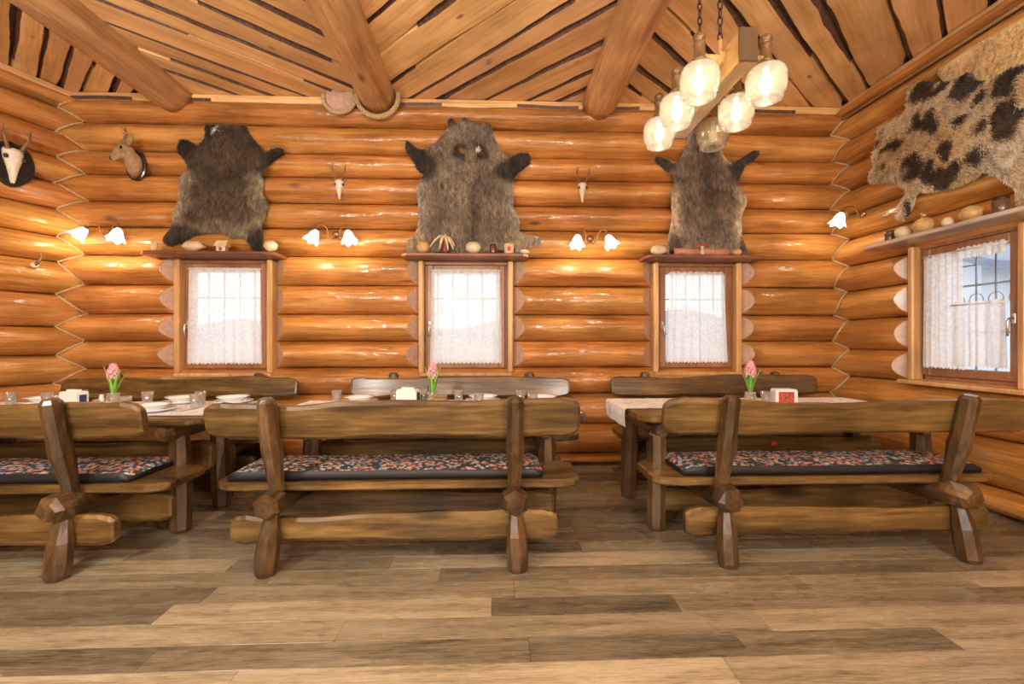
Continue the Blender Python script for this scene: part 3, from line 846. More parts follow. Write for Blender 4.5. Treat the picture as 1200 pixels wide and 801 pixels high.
# ================================================================== furniture
def board(L, h, t, seed, amp=.02, rnd=.08, n=36, chisel=True, top=None):
    """live-edge board standing on edge: x along, y thickness, z height (centred)"""
    V = []; F = []
    for i in range(n + 1):
        f = i / n
        # denser stations at the ends
        f = .5 - .5 * math.cos(math.pi * f) if True else f
        x = -L / 2 + L * f
        e = min(x + L / 2, L / 2 - x)
        k = 1.0
        if e < rnd: k = math.sqrt(max(0, 1 - ((rnd - e) / rnd) ** 2)) * .42 + .58 if e > 0 else .55
        zt = h / 2 + amp * 1.25 * nz(x * 1.15, seed * 5.1) + amp * .35 * nz(x * 4, seed * 2.7)
        zb = -h / 2 + amp * nz(x * 1.3, seed * 3.9, 7) + amp * .35 * nz(x * 4.4, seed, 2)
        if chisel and e < rnd * 1.2:
            zt += .004 * (i % 2); zb -= .004 * (i % 2)
        m = (zt + zb) / 2; zt = m + (zt - m) * k; zb = m + (zb - m) * k
        tt = t / 2 * (1 if e > .012 else .75); c = min(.014, tt * .5)
        V += [(x, -tt + c, zb), (x, -tt, zb + c * 1.3), (x, -tt, zt - c * 1.3), (x, -tt + c, zt), (x, tt - c, zt), (x, tt, zt - c * 1.3), (x, tt, zb + c * 1.3), (x, tt - c, zb)]
    for i in range(n):
        for j in range(8):
            a, b = i * 8 + j, i * 8 + (j + 1) % 8
            F.append((a, b, b + 8, a + 8))
    F.append(tuple(reversed(range(8)))); F.append(tuple(range(n * 8, n * 8 + 8)))
    return V, [tuple(reversed(f)) for f in F]
def hewn(P, r, seed, n=8, squash=1.0, cap=.55):
    """octagonal axe-hewn timber along a path; r per point"""
    fr = frames(P); V = []; F = []
    ph = seed * .37
    for i, (p, u, v) in enumerate(fr):
        for j in range(n):
            a = 2 * math.pi * (j + .5) / n + ph * .2
            q = r[i] * (1 + .10 * nz(i * .9, j * 1.7, seed * 2.3))
            V.append(p + u * (q * math.cos(a) * squash) + v * (q * math.sin(a)))
    m = len(fr)
    for i in range(m - 1):
        for j in range(n):
            F.append((i * n + j, i * n + (j + 1) % n, (i + 1) * n + (j + 1) % n, (i + 1) * n + j))
    F.append(tuple(reversed(range(n)))); F.append(tuple(range((m - 1) * n, m * n)))
    return V, F
def place(VF, loc, rot=(0, 0, 0)):
    V, F = VF
    mx = Matrix.Translation(loc) @ Matrix.Rotation(rot[2], 4, 'Z') @ Matrix.Rotation(rot[1], 4, 'Y') @ Matrix.Rotation(rot[0], 4, 'X')
    return [mx @ Vector(v) for v in V], F
def partmesh(name, VF, mat, parent, loc=(0, 0, 0), rot=(0, 0, 0), smooth=False):
    V, F = VF
    o = add(name, V, F, mat, parent, smooth); o.location = loc; o.rotation_euler = rot; return o
def make_bench(label, loc, rotz, seed, Lb=1.98, Ls=2.03, ps=.637, group=None, amp=.030, bo=0.0):
    """backrest on local -y"""
    b = thing('log_bench', label, 'bench', loc, rotz, group)
    s = seed
    # seat plank
    V, F = board(Ls, .43, .048, s + 1, .018, .16)
    partmesh('seat', (V, F), M['bench'], b, (0, 0, .408), (R(90), 0, 0))
    # backrest board, leaning with the posts
    lean = math.atan2(.10, .48)
    partmesh('backrest', board(Lb, .182, .052, s + 2, amp, .10), M['bench'], b, (bo, -.268, .786), (lean, 0, 0))
    for sx in (-1, 1):
        x = sx * ps
        k = s * 3 + sx
        # upper post
        P = [(x - .004 * sx, -.245, .40), (x, -.258, .47), (x, -.282, .56), (x, -.300, .63), (x, -.318, .70), (x, -.345, .84), (x, -.357, .895), (x, -.36, .912)]
        partmesh('back_post', hewn(P, [.036, .040, .046, .053, .049, .047, .046, .032], k), M['post'], b)
        # cross beam under the seat, its hewn end towards the back
        P = [(x, -.385, .352), (x, -.36, .356), (x, -.29, .358), (x, -.20, .332), (x, .05, .314), (x, .24, .312)]
        partmesh('cross_beam', hewn(P, [.050, .072, .076, .062, .060, .056], k + 1, 6), M['beamend'], b)
        # foot below the post
        P = [(x, -.29, .30), (x + .004 * sx, -.30, .25), (x + .008 * sx, -.315, .17), (x + .012 * sx, -.33, .08), (x + .014 * sx, -.34, .02), (x + .014 * sx, -.342, 0)]
        partmesh('leg', hewn(P, [.034, .042, .056, .059, .055, .045], k + 2), M['post'], b)
        # front leg, splayed
        P = [(x + .02 * sx, .16, .38), (x + .05 * sx, .22, .25), (x + .08 * sx, .29, .08), (x + .092 * sx, .32, 0)]
        partmesh('leg', hewn(P, [.052, .062, .064, .055], k + 3), M['post'], b)
    partmesh('stretcher', board(1.74, .150, .055, s + 6, .030, .09), M['bench'], b, (0, -.245, .205))
    partmesh('stretcher', board(1.76, .155, .055, s + 7, .030, .09), M['bench'], b, (.02, .13, .195))
    return b
def make_cushion(label, x, y, L, D, group, x_off=0):
    c = thing('bench_cushion', label, 'cushion', (x, y, .434), 0, group)
    n = 40; V = []; F = []; mi = []
    prof = [(-.5, .0), (-.508, .02), (-.505, .040), (-.485, .050), (-.25, .055), (0, .056), (.25, .055), (.485, .050), (.505, .040), (.508, .02), (.5, 0)]
    m = len(prof)
    for i in range(n + 1):
        f = i / n; xx = -L / 2 + L * f; e = min(f, 1 - f) * L
        k = 1 if e > .03 else .55 + .45 * (e / .03)
        for (py, pz) in prof:
            V.append((xx, py * D * (1 if e > .02 else .985), pz * (k if pz > .02 else 1) * (1 + .08 * nz(xx * 3, py * 3, x))))
    for i in range(n):
        for j in range(m):
            a, b = i * m + j, i * m + (j + 1) % m
            F.append((a, a + m, b + m, b)); mi.append(0)
    F.append(tuple(range(m))); F.append(tuple(reversed(range(n * m, n * m + m)))); mi += [0, 0]
    top = {3, 4, 5, 6}
    Ft = []; Fs = []
    for i, f in enumerate(F):
        (Ft if (i < n * m and (i % m) in (3, 4, 5, 6)) else Fs).append(f)
    add('printed_top', V, Ft, M['cushion'], c, True); add('side_band', V, Fs, M['black'], c, True)
    return c
YBN = 2.67; YTB = 3.11; YBF = 3.84
make_bench('rustic log bench with floral pad, pulled up to the table by the angled wall', (-2.865, YBN, 0), 0, 11, Lb=2.06, Ls=2.16)
make_bench('rustic log bench seen from behind at the middle table, two posts and floral pad', (-.53, YBN, 0), 0, 23)
make_bench('rustic log bench with floral pad, beside the side window wall', (1.92, YBN, 0), 0, 35, Lb=2.10, ps=.66, bo=.05)
make_bench('log bench against the wall under the window below the darkest hide', (-2.82, YBF, 0), R(180), 47, Lb=2.06)
make_bench('log bench against the wall under the window below the hide with eye patches', (-.31, YBF, 0), R(180), 59, Lb=2.0)
make_bench('log bench against the wall under the window with the askew curtain', (2.07, YBF, 0), R(180), 71, Lb=1.97)
make_cushion('long dark floral cushion on the bench at the corner table', -2.865 - .06, YBN + .01, 1.85, .36, 'floral bench cushions')
make_cushion('long dark floral cushion on the bench at the middle table', -.60, YBN + .01, 1.74, .36, 'floral bench cushions')
make_cushion('long dark floral cushion on the bench beside the side window wall', 1.97, YBN + .01, 1.78, .36, 'floral bench cushions')

def make_table(label, x, L, seed, inset=.27, sp=.20):
    t = thing('log_table', label, 'table', (x, YTB, 0))
    partmesh('tabletop', board(L, .78, .05, seed, .014, .12), M['bench'], t, (0, 0, .718), (R(90), 0, 0))
    for sx in (-1, 1):
        xx = sx * (L / 2 - inset); k = seed + sx
        P = [(xx, -.34, .64), (xx, -.31, .642), (xx, 0, .645), (xx, .31, .642), (xx, .34, .64)]
        partmesh('cross_beam', hewn(P, [.045, .060, .062, .060, .045], k, 8), M['beamend'], t)
        for sy in (-1, 1):
            P = [(xx + .01 * sx, sp * sy, .66), (xx + .012 * sx, sp * sy, .60), (xx + .015 * sx, (sp + .005) * sy, .45), (xx + .02 * sx, (sp + .01) * sy, .2), (xx + .025 * sx, (sp + .015) * sy, .02), (xx + .025 * sx, (sp + .015) * sy, 0)]
            partmesh('leg', hewn(P, [.03, .055, .064, .066, .060, .05], k * 3 + sy), M['post'], t)
    partmesh('stretcher', board(L - .34, .19, .06, seed + 5, .02, .10), M['bench'], t, (0, 0, .43))
    return t
T1, T2, T3 = -2.76, -.42, 1.93
make_table('rustic log table set with plates and tumblers, next to the angled corner wall', T1, 2.02, 81)
make_table('rustic log table in the middle, set with plates, tumblers and a napkin holder', T2, 2.02, 87)
t3 = make_table('rustic log table near the side window with the runner hanging over its end', T3, 2.04, 95, .15, .28)
MB().box(.02, .06, -.052, -.045, .47, .50, .001).build('sticker', M['red'], t3)
def make_runner(label, x0, x1, y0, y1, drop0, drop1):
    z = .7455; P = []
    if drop0: P += [(x0 - .006, z - drop0), (x0 - .012, z - drop0 * .5), (x0 - .010, z - .012)]
    n = 20
    P += [(x0 + (x1 - x0) * i / n, z) for i in range(n + 1)]
    if drop1: P += [(x1 + .010, z - .012), (x1 + .012, z - drop1 * .5), (x1 + .006, z - drop1)]
    V = []; F = []; m = 9
    for (x, zz) in P:
        for j in range(m):
            yy = y0 + (y1 - y0) * j / (m - 1)
            wv = .006 * math.sin(j * 1.9) if zz < z - .02 else 0
            V.append((x + wv, yy, zz + .0035)); 
    k = len(V)
    V += [(a + (0), b, c - .003) for a, b, c in V]
    for i in range(len(P) - 1):
        for j in range(m - 1):
            a = i * m + j; F.append((a, a + m, a + m + 1, a + 1)); F.append((a + k, a + 1 + k, a + m + 1 + k, a + m + k))
    o = add('table_runner', V, F, M['runner'], None, True)
    return tag(o, label, 'runner')
make_runner('white table runner on the corner table', T1 - 1.0, T1 + .98, YTB - .30, YTB + .36, 0, 0)
make_runner('white table runner on the middle table', T2 - 1.0, T2 + .98, YTB - .30, YTB + .36, 0, 0)
make_runner('white flowered table runner hanging over the end of the table near the side window', T3 - 1.035, T3 + .9, YTB - .12, YTB + .40, .13, 0)

# ---- tableware
TZ = .7495
def tumbler_mesh():
    pr = [(.026, 0), (.029, .004), (.036, .095), (.0345, .095), (.027, .012), (0.0005, .010)]
    V, F = lathe_vf(pr, 14); return mesh_data('tumbler', V, F, M['tumbler'], True)
def plate_mesh(r):
    pr = [(.0005, .004), (r * .60, .004), (r * .68, .010), (r, .021), (r * .995, .025), (r * .66, .015), (r * .58, .009), (.0005, .009)]
    pr = [(r * .55, 0), (r * .60, .002)] + [(r * .70, .008), (r, .020), (r * .995, .024), (r * .68, .013), (r * .58, .007), (.0005, .007)]
    V, F = lathe_vf(pr, 28); return mesh_data('plate', V, F, M['china'], True)
TM = tumbler_mesh(); PB = plate_mesh(.132)
def bowl_mesh():
    pr = [(.050, 0), (.055, .003), (.075, .020), (.085, .034), (.108, .042), (.107, .046), (.083, .038), (.072, .024), (.052, .008), (.0005, .007)]
    V, F = lathe_vf(pr, 28); return mesh_data('soup_plate', V, F, M['china'], True)
PS = bowl_mesh()
def put(name, me, x, y, z, label, cat, group=None):
    o = bpy.data.objects.new(name, me); link(o); o.location = (x, y, z); return tag(o, label, cat, group)
tn = {1: 'corner table', 2: 'middle table', 3: 'table near the side window'}
def glass_at(t, x, y, where): put('tumbler', TM, x, y, TZ, 'clear glass tumbler %s on the %s' % (where, tn[t]), 'glass', 'tumblers on the %s' % tn[t])
def plates_at(t, x, y, where, two=True):
    put('dinner_plate', PB, x, y, TZ, 'white dinner plate %s on the %s' % (where, tn[t]), 'plate', 'dinner plates on the %s' % tn[t])
    if two: put('soup_plate', PS, x, y, TZ + .0075, 'deep white soup plate stacked %s on the %s' % (where, tn[t]), 'plate', 'soup plates on the %s' % tn[t])
for x, y, wh in ((-3.17, 3.27, 'before the end plate stack'), (-3.42, 3.27, 'at the angled wall end'), (-2.42, 3.00, 'nearest the hyacinth on the bench side'),
                 (-2.49, 3.28, 'between hyacinth and plates'), (-2.05, 3.12, 'near the bare table end, bench side'), (-2.12, 3.28, 'between two plate stacks'), (-3.05, 3.40, 'behind the napkin holder')): glass_at(1, x, y, wh)
plates_at(1, -3.30, 3.38, 'at the angled wall end'); plates_at(1, -2.30, 3.36, 'in the middle of the wall side'); plates_at(1, -1.93, 3.35, 'at the bare end')
plates_at(1, -2.22, 2.96, 'on the bench side, bare end'); plates_at(1, -2.66, 2.96, 'before the hyacinth', False); plates_at(1, -3.05, 2.97, 'before the napkin holder', False)
for x, y, wh in ((-1.17, 3.33, 'beside the plates far from the hyacinth'), (-.74, 3.32, 'behind the napkin holder'), (-.27, 3.31, 'between hyacinth and plates'), (-.11, 3.07, 'before the middle plate stack'),
                 (.19, 3.30, 'beside the end plate stack'), (.26, 3.06, 'before the end plate stack')): glass_at(2, x, y, wh)
plates_at(2, -1.0, 3.32, 'far from the hyacinth'); plates_at(2, -.09, 3.33, 'next to the hyacinth, wall side'); plates_at(2, .36, 3.31, 'at the end, wall side')
plates_at(2, -.24, 2.93, 'before the wooden box', False); plates_at(2, -.95, 2.97, 'on the bench side', False)
put('tumbler', TM, 1.955, 3.13, TZ, 'low glass tumbler beside the hyacinth on the table near the side window', 'glass')
for x, y, lb in ((-2.36, 2.90, 'metal fork at the bench side edge of the corner table'), (-2.02, 2.98, 'metal fork near the bare end of the corner table'),
                 (-.84, 3.28, 'metal fork between plates and napkin holder on the middle table'), (.08, 3.28, 'metal fork between the two end plate stacks on the middle table')):
    mb = MB().tube([(x - .02, y - .10, TZ + .003), (x, y, TZ + .004), (x + .01, y + .05, TZ + .006)], [.004, .003, .004], 6)
    for q in range(4): mb.tube([(x + .002 + q * .006, y + .048, TZ + .005), (x + .003 + q * .006, y + .10, TZ + .004)], .0016, 5)
    tag(mb.build('fork', M['handle']), lb, 'fork')
def napkin_holder(x, y, rz, label, framed=False):
    h = thing('napkin_holder', label, 'napkin holder', (x, y, TZ), rz)
    n = 10; V = []; F = []
    W_, D_, H_ = (.155, .07, .115) if not framed else (.15, .08, .115)
    # rounded-top shell
    out = [(-W_ / 2, 0)] + [(-W_ / 2 + .02 - .02 * math.cos(a), H_ - .02 + .02 * math.sin(a)) for a in [i * math.pi / 8 for i in range(5)]]
    out += [(W_ / 2 - .02 + .02 * math.sin(a), H_ - .02 + .02 * math.cos(a)) for a in [i * math.pi / 8 for i in range(5)]] + [(W_ / 2, 0)]
    k = len(out)
    V = [(a, -D_ / 2, b) for a, b in out] + [(a, D_ / 2, b) for a, b in out]
    F = [tuple(range(k)), tuple(reversed(range(k, 2 * k)))] + [(i, i + k, (i + 1) % k + k, (i + 1) % k) for i in range(k)]
    sh_ = add('shell', V, F, M['whitebox'], h)
    MB().box(W_ / 2 - .004, W_ / 2 + .004, -D_ / 2 + .014, D_ / 2 - .014, .015, H_ - .022, .002).build('side_slot', M['navy'], sh_)
    if framed:
        MB().box(-W_ / 2 + .02, W_ / 2 - .025, -D_ / 2 - .003, -D_ / 2 + .002, .02, H_ - .02, .001).build('picture_border', M['red'], sh_)
        MB().box(-W_ / 2 + .033, W_ / 2 - .038, -D_ / 2 - .005, -D_ / 2, .033, H_ - .032, .001).build('picture', M['picture'], sh_)
    else:
        MB().box(-W_ / 2 + .03, W_ / 2 - .03, -D_ / 2 + .02, D_ / 2 - .02, H_ - .004, H_ + .012, .002).build('napkins', M['paper'], h)
napkin_holder(-2.87, 3.14, R(-14), 'white plastic napkin holder on the corner table')
napkin_holder(-.62, 3.20, R(-16), 'white plastic napkin holder on the middle table')
napkin_holder(2.08, 3.12, R(-6), 'white holder with a red bordered picture on the table near the side window', True)
def hyacinth(x, y, label, seed, tall=1.0, dark=False):
    h = thing('potted_hyacinth', label, 'flower', (x, y, TZ))
    pr = [(.03, 0), (.040, .01), (.042, .06), (.034, .085), (.038, .095), (.036, .095), (.031, .084), (.038, .06), (.036, .012), (.0005, .01)]
    MB().lathe(pr, 16).build('glass_jar', M['water'], h)
    MB().ball((0, 0, .055), (.026, .026, .032), 10).build('bulb', M['gourd'], h)
    rr = random.Random(seed)
    for k in range(5):
        a = k * 2.5 + seed; ln = rr.uniform(.16, .23) * tall; sp = rr.uniform(.035, .075)
        V = []; F = []; n = 10
        for i in range(n + 1):
            f = i / n; wd = .014 * math.sin(math.pi * min(1, .18 + f * .82)) + .001
            rad = .008 + sp * f ** 1.6; z = .07 + ln * f
            for s, dn in ((-1, 0), (0, -.004), (1, 0), (0, .002)):
                V.append(((rad + dn) * math.cos(a) - s * wd * math.sin(a), (rad + dn) * math.sin(a) + s * wd * math.cos(a), z))
        for i in range(n):
            for j in range(4):
                p, q = i * 4 + j, i * 4 + (j + 1) % 4; F.append((p, q, q + 4, p + 4))
        add('leaf', V, F, M['leaf'], h, True)
    stem = MB().tube([(0, 0, .06), (.002, 0, .16), (0, 0, .26 * tall)], .007, 8).build('stem', M['leaf'], h)
    fl_ = MB()
    for i in range(46):
        f = i / 46; z = (.195 + .105 * f) * tall; a = i * 2.399; rad = .030 * math.sin(math.pi * min(1, .25 + f * .72))
        c = Vector((rad * math.cos(a), rad * math.sin(a), z))
        for p in range(5):
            b = p * 1.2566 + i
            u = Vector((-math.sin(a), math.cos(a), 0)); w_ = Vector((0, 0, 1)); o = Vector((math.cos(a), math.sin(a), .1))
            t = u * math.cos(b) + w_ * math.sin(b); s = t.cross(o).normalized()
            q = c + o * .006
            fl_.put([q, q + t * .008 + s * .005 + o * .002, q + t * .016 + o * .001, q + t * .008 - s * .005 + o * .002, c - o * .008], [(0, 1, 2, 3), (4, 1, 0), (4, 0, 3)])
    fl_.build('blossom', M['petal'], stem)
hyacinth(-2.66, 3.20, 'pink hyacinth in a glass jar on the corner table', 1, .98)
hyacinth(-.44, 3.16, 'pink hyacinth with spread leaves in a glass jar on the middle table', 2, 1.0)
hyacinth(1.81, 3.08, 'pink hyacinth in a glass on the table near the side window', 3, 1.04)
# cruet set on the middle table, shakers on the corner table
cr = thing('cruet_stand', 'small wire cruet stand with bottles on the middle table', 'cruet', (-.49, 3.27, TZ))
MB().box(-.05, .05, -.035, .035, 0, .012, .003).tube([(-.045, 0, .01), (-.045, 0, .05), (.045, 0, .05), (.045, 0, .01)], .003, 6).tube([(0, 0, .01), (0, 0, .13)], .003, 6).build('rack', M['iron'], cr)
for sx in (-1, 1):
    MB().lathe([(.018, .012), (.019, .06), (.010, .075), (.010, .09), (.012, .092), (.012, .105), (.001, .108)], 12, (sx * .026, 0, 0)).build('bottle', M['tumbler' if sx < 0 else 'oil'], cr)
ob = thing('toothpick_box', 'little wooden box before the hyacinth on the middle table', 'box', (-.375, 3.07, TZ))
MB().box(-.045, .045, -.025, .025, 0, .075, .006).build('body', M['oak_box'], ob)
MB().box(-.05, .05, -.03, .03, .075, .087, .004).build('lid', M['oak_box'], ob)
tag(MB().lathe([(.016, 0), (.018, .045), (.012, .06), (.013, .062), (.011, .075), (.001, .078)], 12, (0, 0, 0)).build('salt_shaker', M['whitebox'], None, (-2.80, 3.27, TZ)), 'white salt shaker on the corner table', 'shaker')
tag(MB().lathe([(.02, 0), (.022, .05), (.022, .052), (.018, .054), (.001, .05)], 12).build('glass_candle', M['tumbler'], None, (-2.75, 3.17, TZ)), 'low glass candle jar between napkin holder and hyacinth', 'candle jar')

# ================================================================== wall lights
def flower_shade(c, d, r=.072, L=.115):
    """tulip glass with a wavy rim opening along d"""
    d = Vector(d).normalized(); u = d.cross(Vector((0, 1, 0))).normalized(); v = d.cross(u); c = Vector(c)
    pr = [(.018, 0), (.034, .02), (.046, .05), (.052, .075), (.066, .10), (.074, .112)]
    n = 30; V = []; F = []
    for k, (rr, z) in enumerate(pr):
        for j in range(n):
            a = 2 * math.pi * j / n; wv = 1 + (.10 * math.cos(6 * a) * (k / 5) ** 2)
            V.append(c + d * (z * L / .112 + (.010 * math.cos(6 * a) if k == 5 else 0)) + (u * math.cos(a) + v * math.sin(a)) * rr * wv * r / .074)
    m = len(pr)
    for i in range(m - 1):
        for j in range(n): F.append((i * n + j, i * n + (j + 1) % n, (i + 1) * n + (j + 1) % n, (i + 1) * n + j))
    F.append(tuple(reversed(range(n))))
    return V, F
SCP = 2.7
def sconce(label, loc, rotz, tilt, single=False):
    s = thing('wall_sconce', label, 'wall lamp', loc, rotz)
    MB().lathe([(.001, 0), (.034, 0), (.034, .008), (.022, .02), (.001, .024)], 16).build('back_plate', M['brass'], s, xf=Matrix.Rotation(R(90), 4, 'X'))
    for i, sx in enumerate((-1, 1)):
        if single and i: break
        P = [(0, -.015, -.02), (0, -.04, .0), (0, -.08, .055), (0, -.13, .07), (0, -.18, .05), (0, -.20, .02)] if single else [(0, -.015, -.02), (sx * .02, -.04, -.055), (sx * .05, -.06, -.03), (sx * .06, -.07, .03), (sx * .095, -.085, .065), (sx * .13, -.10, .05), (sx * .142, -.105, .015)]
        # smooth it
        Q = []
        for k in range(len(P) - 1):
            p0, p1, p2, p3 = [Vector(P[max(0, min(len(P) - 1, k + q))]) for q in (-1, 0, 1, 2)]
            for t in range(5):
                f = t / 5
                Q.append(.5 * ((2 * p1) + (p2 - p0) * f + (2 * p0 - 5 * p1 + 4 * p2 - p3) * f * f + (3 * p1 - p0 - 3 * p2 + p3) * f ** 3))
        Q.append(Vector(P[-1]))
        arm = MB().tube(Q, .0055, 8).build('arm', M['brass'], s)
        e = Vector(P[-1]); MB().lathe([(.001, .012), (.016, .010), (.021, -.012), (.021, -.016), (.001, -.016)], 12, tuple(e)).build('socket', M['brass'], arm)
        d = (tilt[i], -.35, -1)
        V, F = flower_shade(e + Vector((0, 0, -.008)), d)
        add('flower_shade', V, F, M['flower_glass'], arm, True)
        dd = Vector(d).normalized()
        point_light('sconce_light', e + dd * .16, SCP, (1, .80, .52), .05, s)
    return s
YW = YB - BULGE - .005
sconce('two flower shaded wall lamp beneath the deer head', (-3.55, YW, 2.22), 0, (-.75, .05))
sconce('two flower shaded wall lamp between the darkest hide and the hide with eye patches', (-1.50, YW, 2.22), 0, (-.35, .25))
sconce('two flower shaded wall lamp beneath the small skull with white face', (.92, YW, 2.20), 0, (-.1, .35))
sconce('single flower shaded wall lamp on the side wall by the corner', (XR - BULGE - .01, 3.97, 2.38), R(-90), (-.1, .2), True)

# ---- chandelier
ch = thing('hanging_lamp', 'hanging wooden beam lamp with six glass jar shades on chains', 'lamp', (1.12, 2.31, 2.42))
MB().box(-.038, -.024, -.38, .36, .036, .165, .003).box(.024, .038, -.38, .36, .036, .165, .003).build('side_board', M['turned_y'], ch)
MB().box(-.040, .040, -.38, .36, .022, .036, .003).build('bottom_board', M['turned_y'], ch)
for s in (-1, 1):
    y0, y1 = sorted((s * .36 - (.02 if s < 0 else 0), s * .375 - (.02 if s < 0 else 0))); MB().box(-.042, .042, y0, y1, .022, .17, .003).build('end_block', M['endcap'], ch)
for i, yy in enumerate((-.26, 0, .25)):
    mb = MB().tube([(-.16, yy, .115), (.16, yy, .115)], .016, 10)
    mb.box(-.07, .07, yy - .02, yy + .02, .09, .14, .004).build('arm', M['turned'], ch)
    for sx in (-1, 1):
        x = sx * .16
        so = MB().lathe([(.001, .232), (.016, .229), (.027, .218), (.029, .206), (.025, .196), (.017, .189), (.027, .182), (.029, .174), (.025, .167), (.026, .112), (.033, .106), (.034, .098), (.028, .093), (.045, .088), (.046, .074), (.001, .072)], 16, (x, yy, 0)).build('socket', M['socket'], ch)
        pr = [(.046, .082), (.078, .070), (.091, .045), (.095, .010), (.094, -.030), (.088, -.058), (.074, -.068), (.076, -.080), (.078, -.094), (.070, -.103), (.056, -.104), (.052, -.100), (.068, -.094), (.068, -.070), (.084, -.056), (.091, -.030), (.092, .010), (.088, .043), (.076, .067), (.046, .078)]
        V, F = lathe_vf(pr, 48, (0, 0, 0))
        V = [(x + a_ * (.945 if (q % 2) else .92), yy + b_ * (.945 if (q % 2) else .92), c_ * .86 + .008) for q, (a_, b_, c_) in enumerate(V)]
        add('glass_shade', V, F, M['jar'], so, True)
        lit = not (sx == 1 and i == 2)
        MB().lathe([(.001, -.045), (.015, -.040), (.024, -.022), (.024, -.004), (.015, .025), (.012, .05), (.012, .08), (.001, .08)], 14, (x, yy, 0)).build('bulb', M['bulb'] if lit else M['bulb_off'], so)
        if lit: point_light('lamp_light', (x, yy, -.02), 0.50, (1, .86, .62), .03, ch)
for (x, y) in ((-.03, -.20), (.02, .12)):
    mb = MB().tube([(x, y, .05), (x, y, .24)], .012, 8); mb.build('hook_post', M['turned'], ch)
    z = .235; k = 0; mb = MB()
    while z < ZC - 2.42 - .01:
        P = [(math.cos(a) * .011, 0, math.sin(a) * .024) for a in [q * 2 * math.pi / 12 for q in range(13)]]
        if k % 2: P = [(0, p[0], p[2]) for p in P]
        mb.tube([(x + p[0], y + p[1], z + .02 + p[2]) for p in P], .0035, 6); z += .039; k += 1
    mb.build('chain', M['iron'], ch)

# ================================================================== pelts
def inside(poly, x, y):
    c = False; n = len(poly); j = n - 1
    for i in range(n):
        xi, yi = poly[i]; xj, yj = poly[j]
        if (yi > y) != (yj > y) and x < (xj - xi) * (y - yi) / (yj - yi + 1e-12) + xi: c = not c
        j = i
    return c
def edge_dist(P, pts):
    """numpy distance of pts (n,2) to the closed polyline P"""
    A = np.array(P); B = np.roll(A, -1, 0); D = np.full(len(pts), 9.0); pts = np.asarray(pts)
    for a, b in zip(A, B):
        ab = b - a; t = np.clip(((pts - a) @ ab) / (ab @ ab + 1e-12), 0, 1)
        D = np.minimum(D, np.linalg.norm(pts - (a + t[:, None] * ab), axis=1))
    return D
def poly_mask(P, pts):
    pts = np.asarray(pts); c = np.zeros(len(pts), bool); n = len(P); j = n - 1
    for i in range(n):
        xi, yi = P[i]; xj, yj = P[j]
        k = ((yi > pts[:, 1]) != (yj > pts[:, 1])) & (pts[:, 0] < (xj - xi) * (pts[:, 1] - yi) / (yj - yi + 1e-12) + xi)
        c ^= k; j = i
    return c
def smooth_poly(P, it=1):
    for _ in range(it):
        Q = []
        for i in range(len(P)):
            a, b = P[i], P[(i + 1) % len(P)]
            Q += [(a[0] * .86 + b[0] * .14, a[1] * .86 + b[1] * .14), (a[0] * .14 + b[0] * .86, a[1] * .14 + b[1] * .86)]
        P = Q
    return P
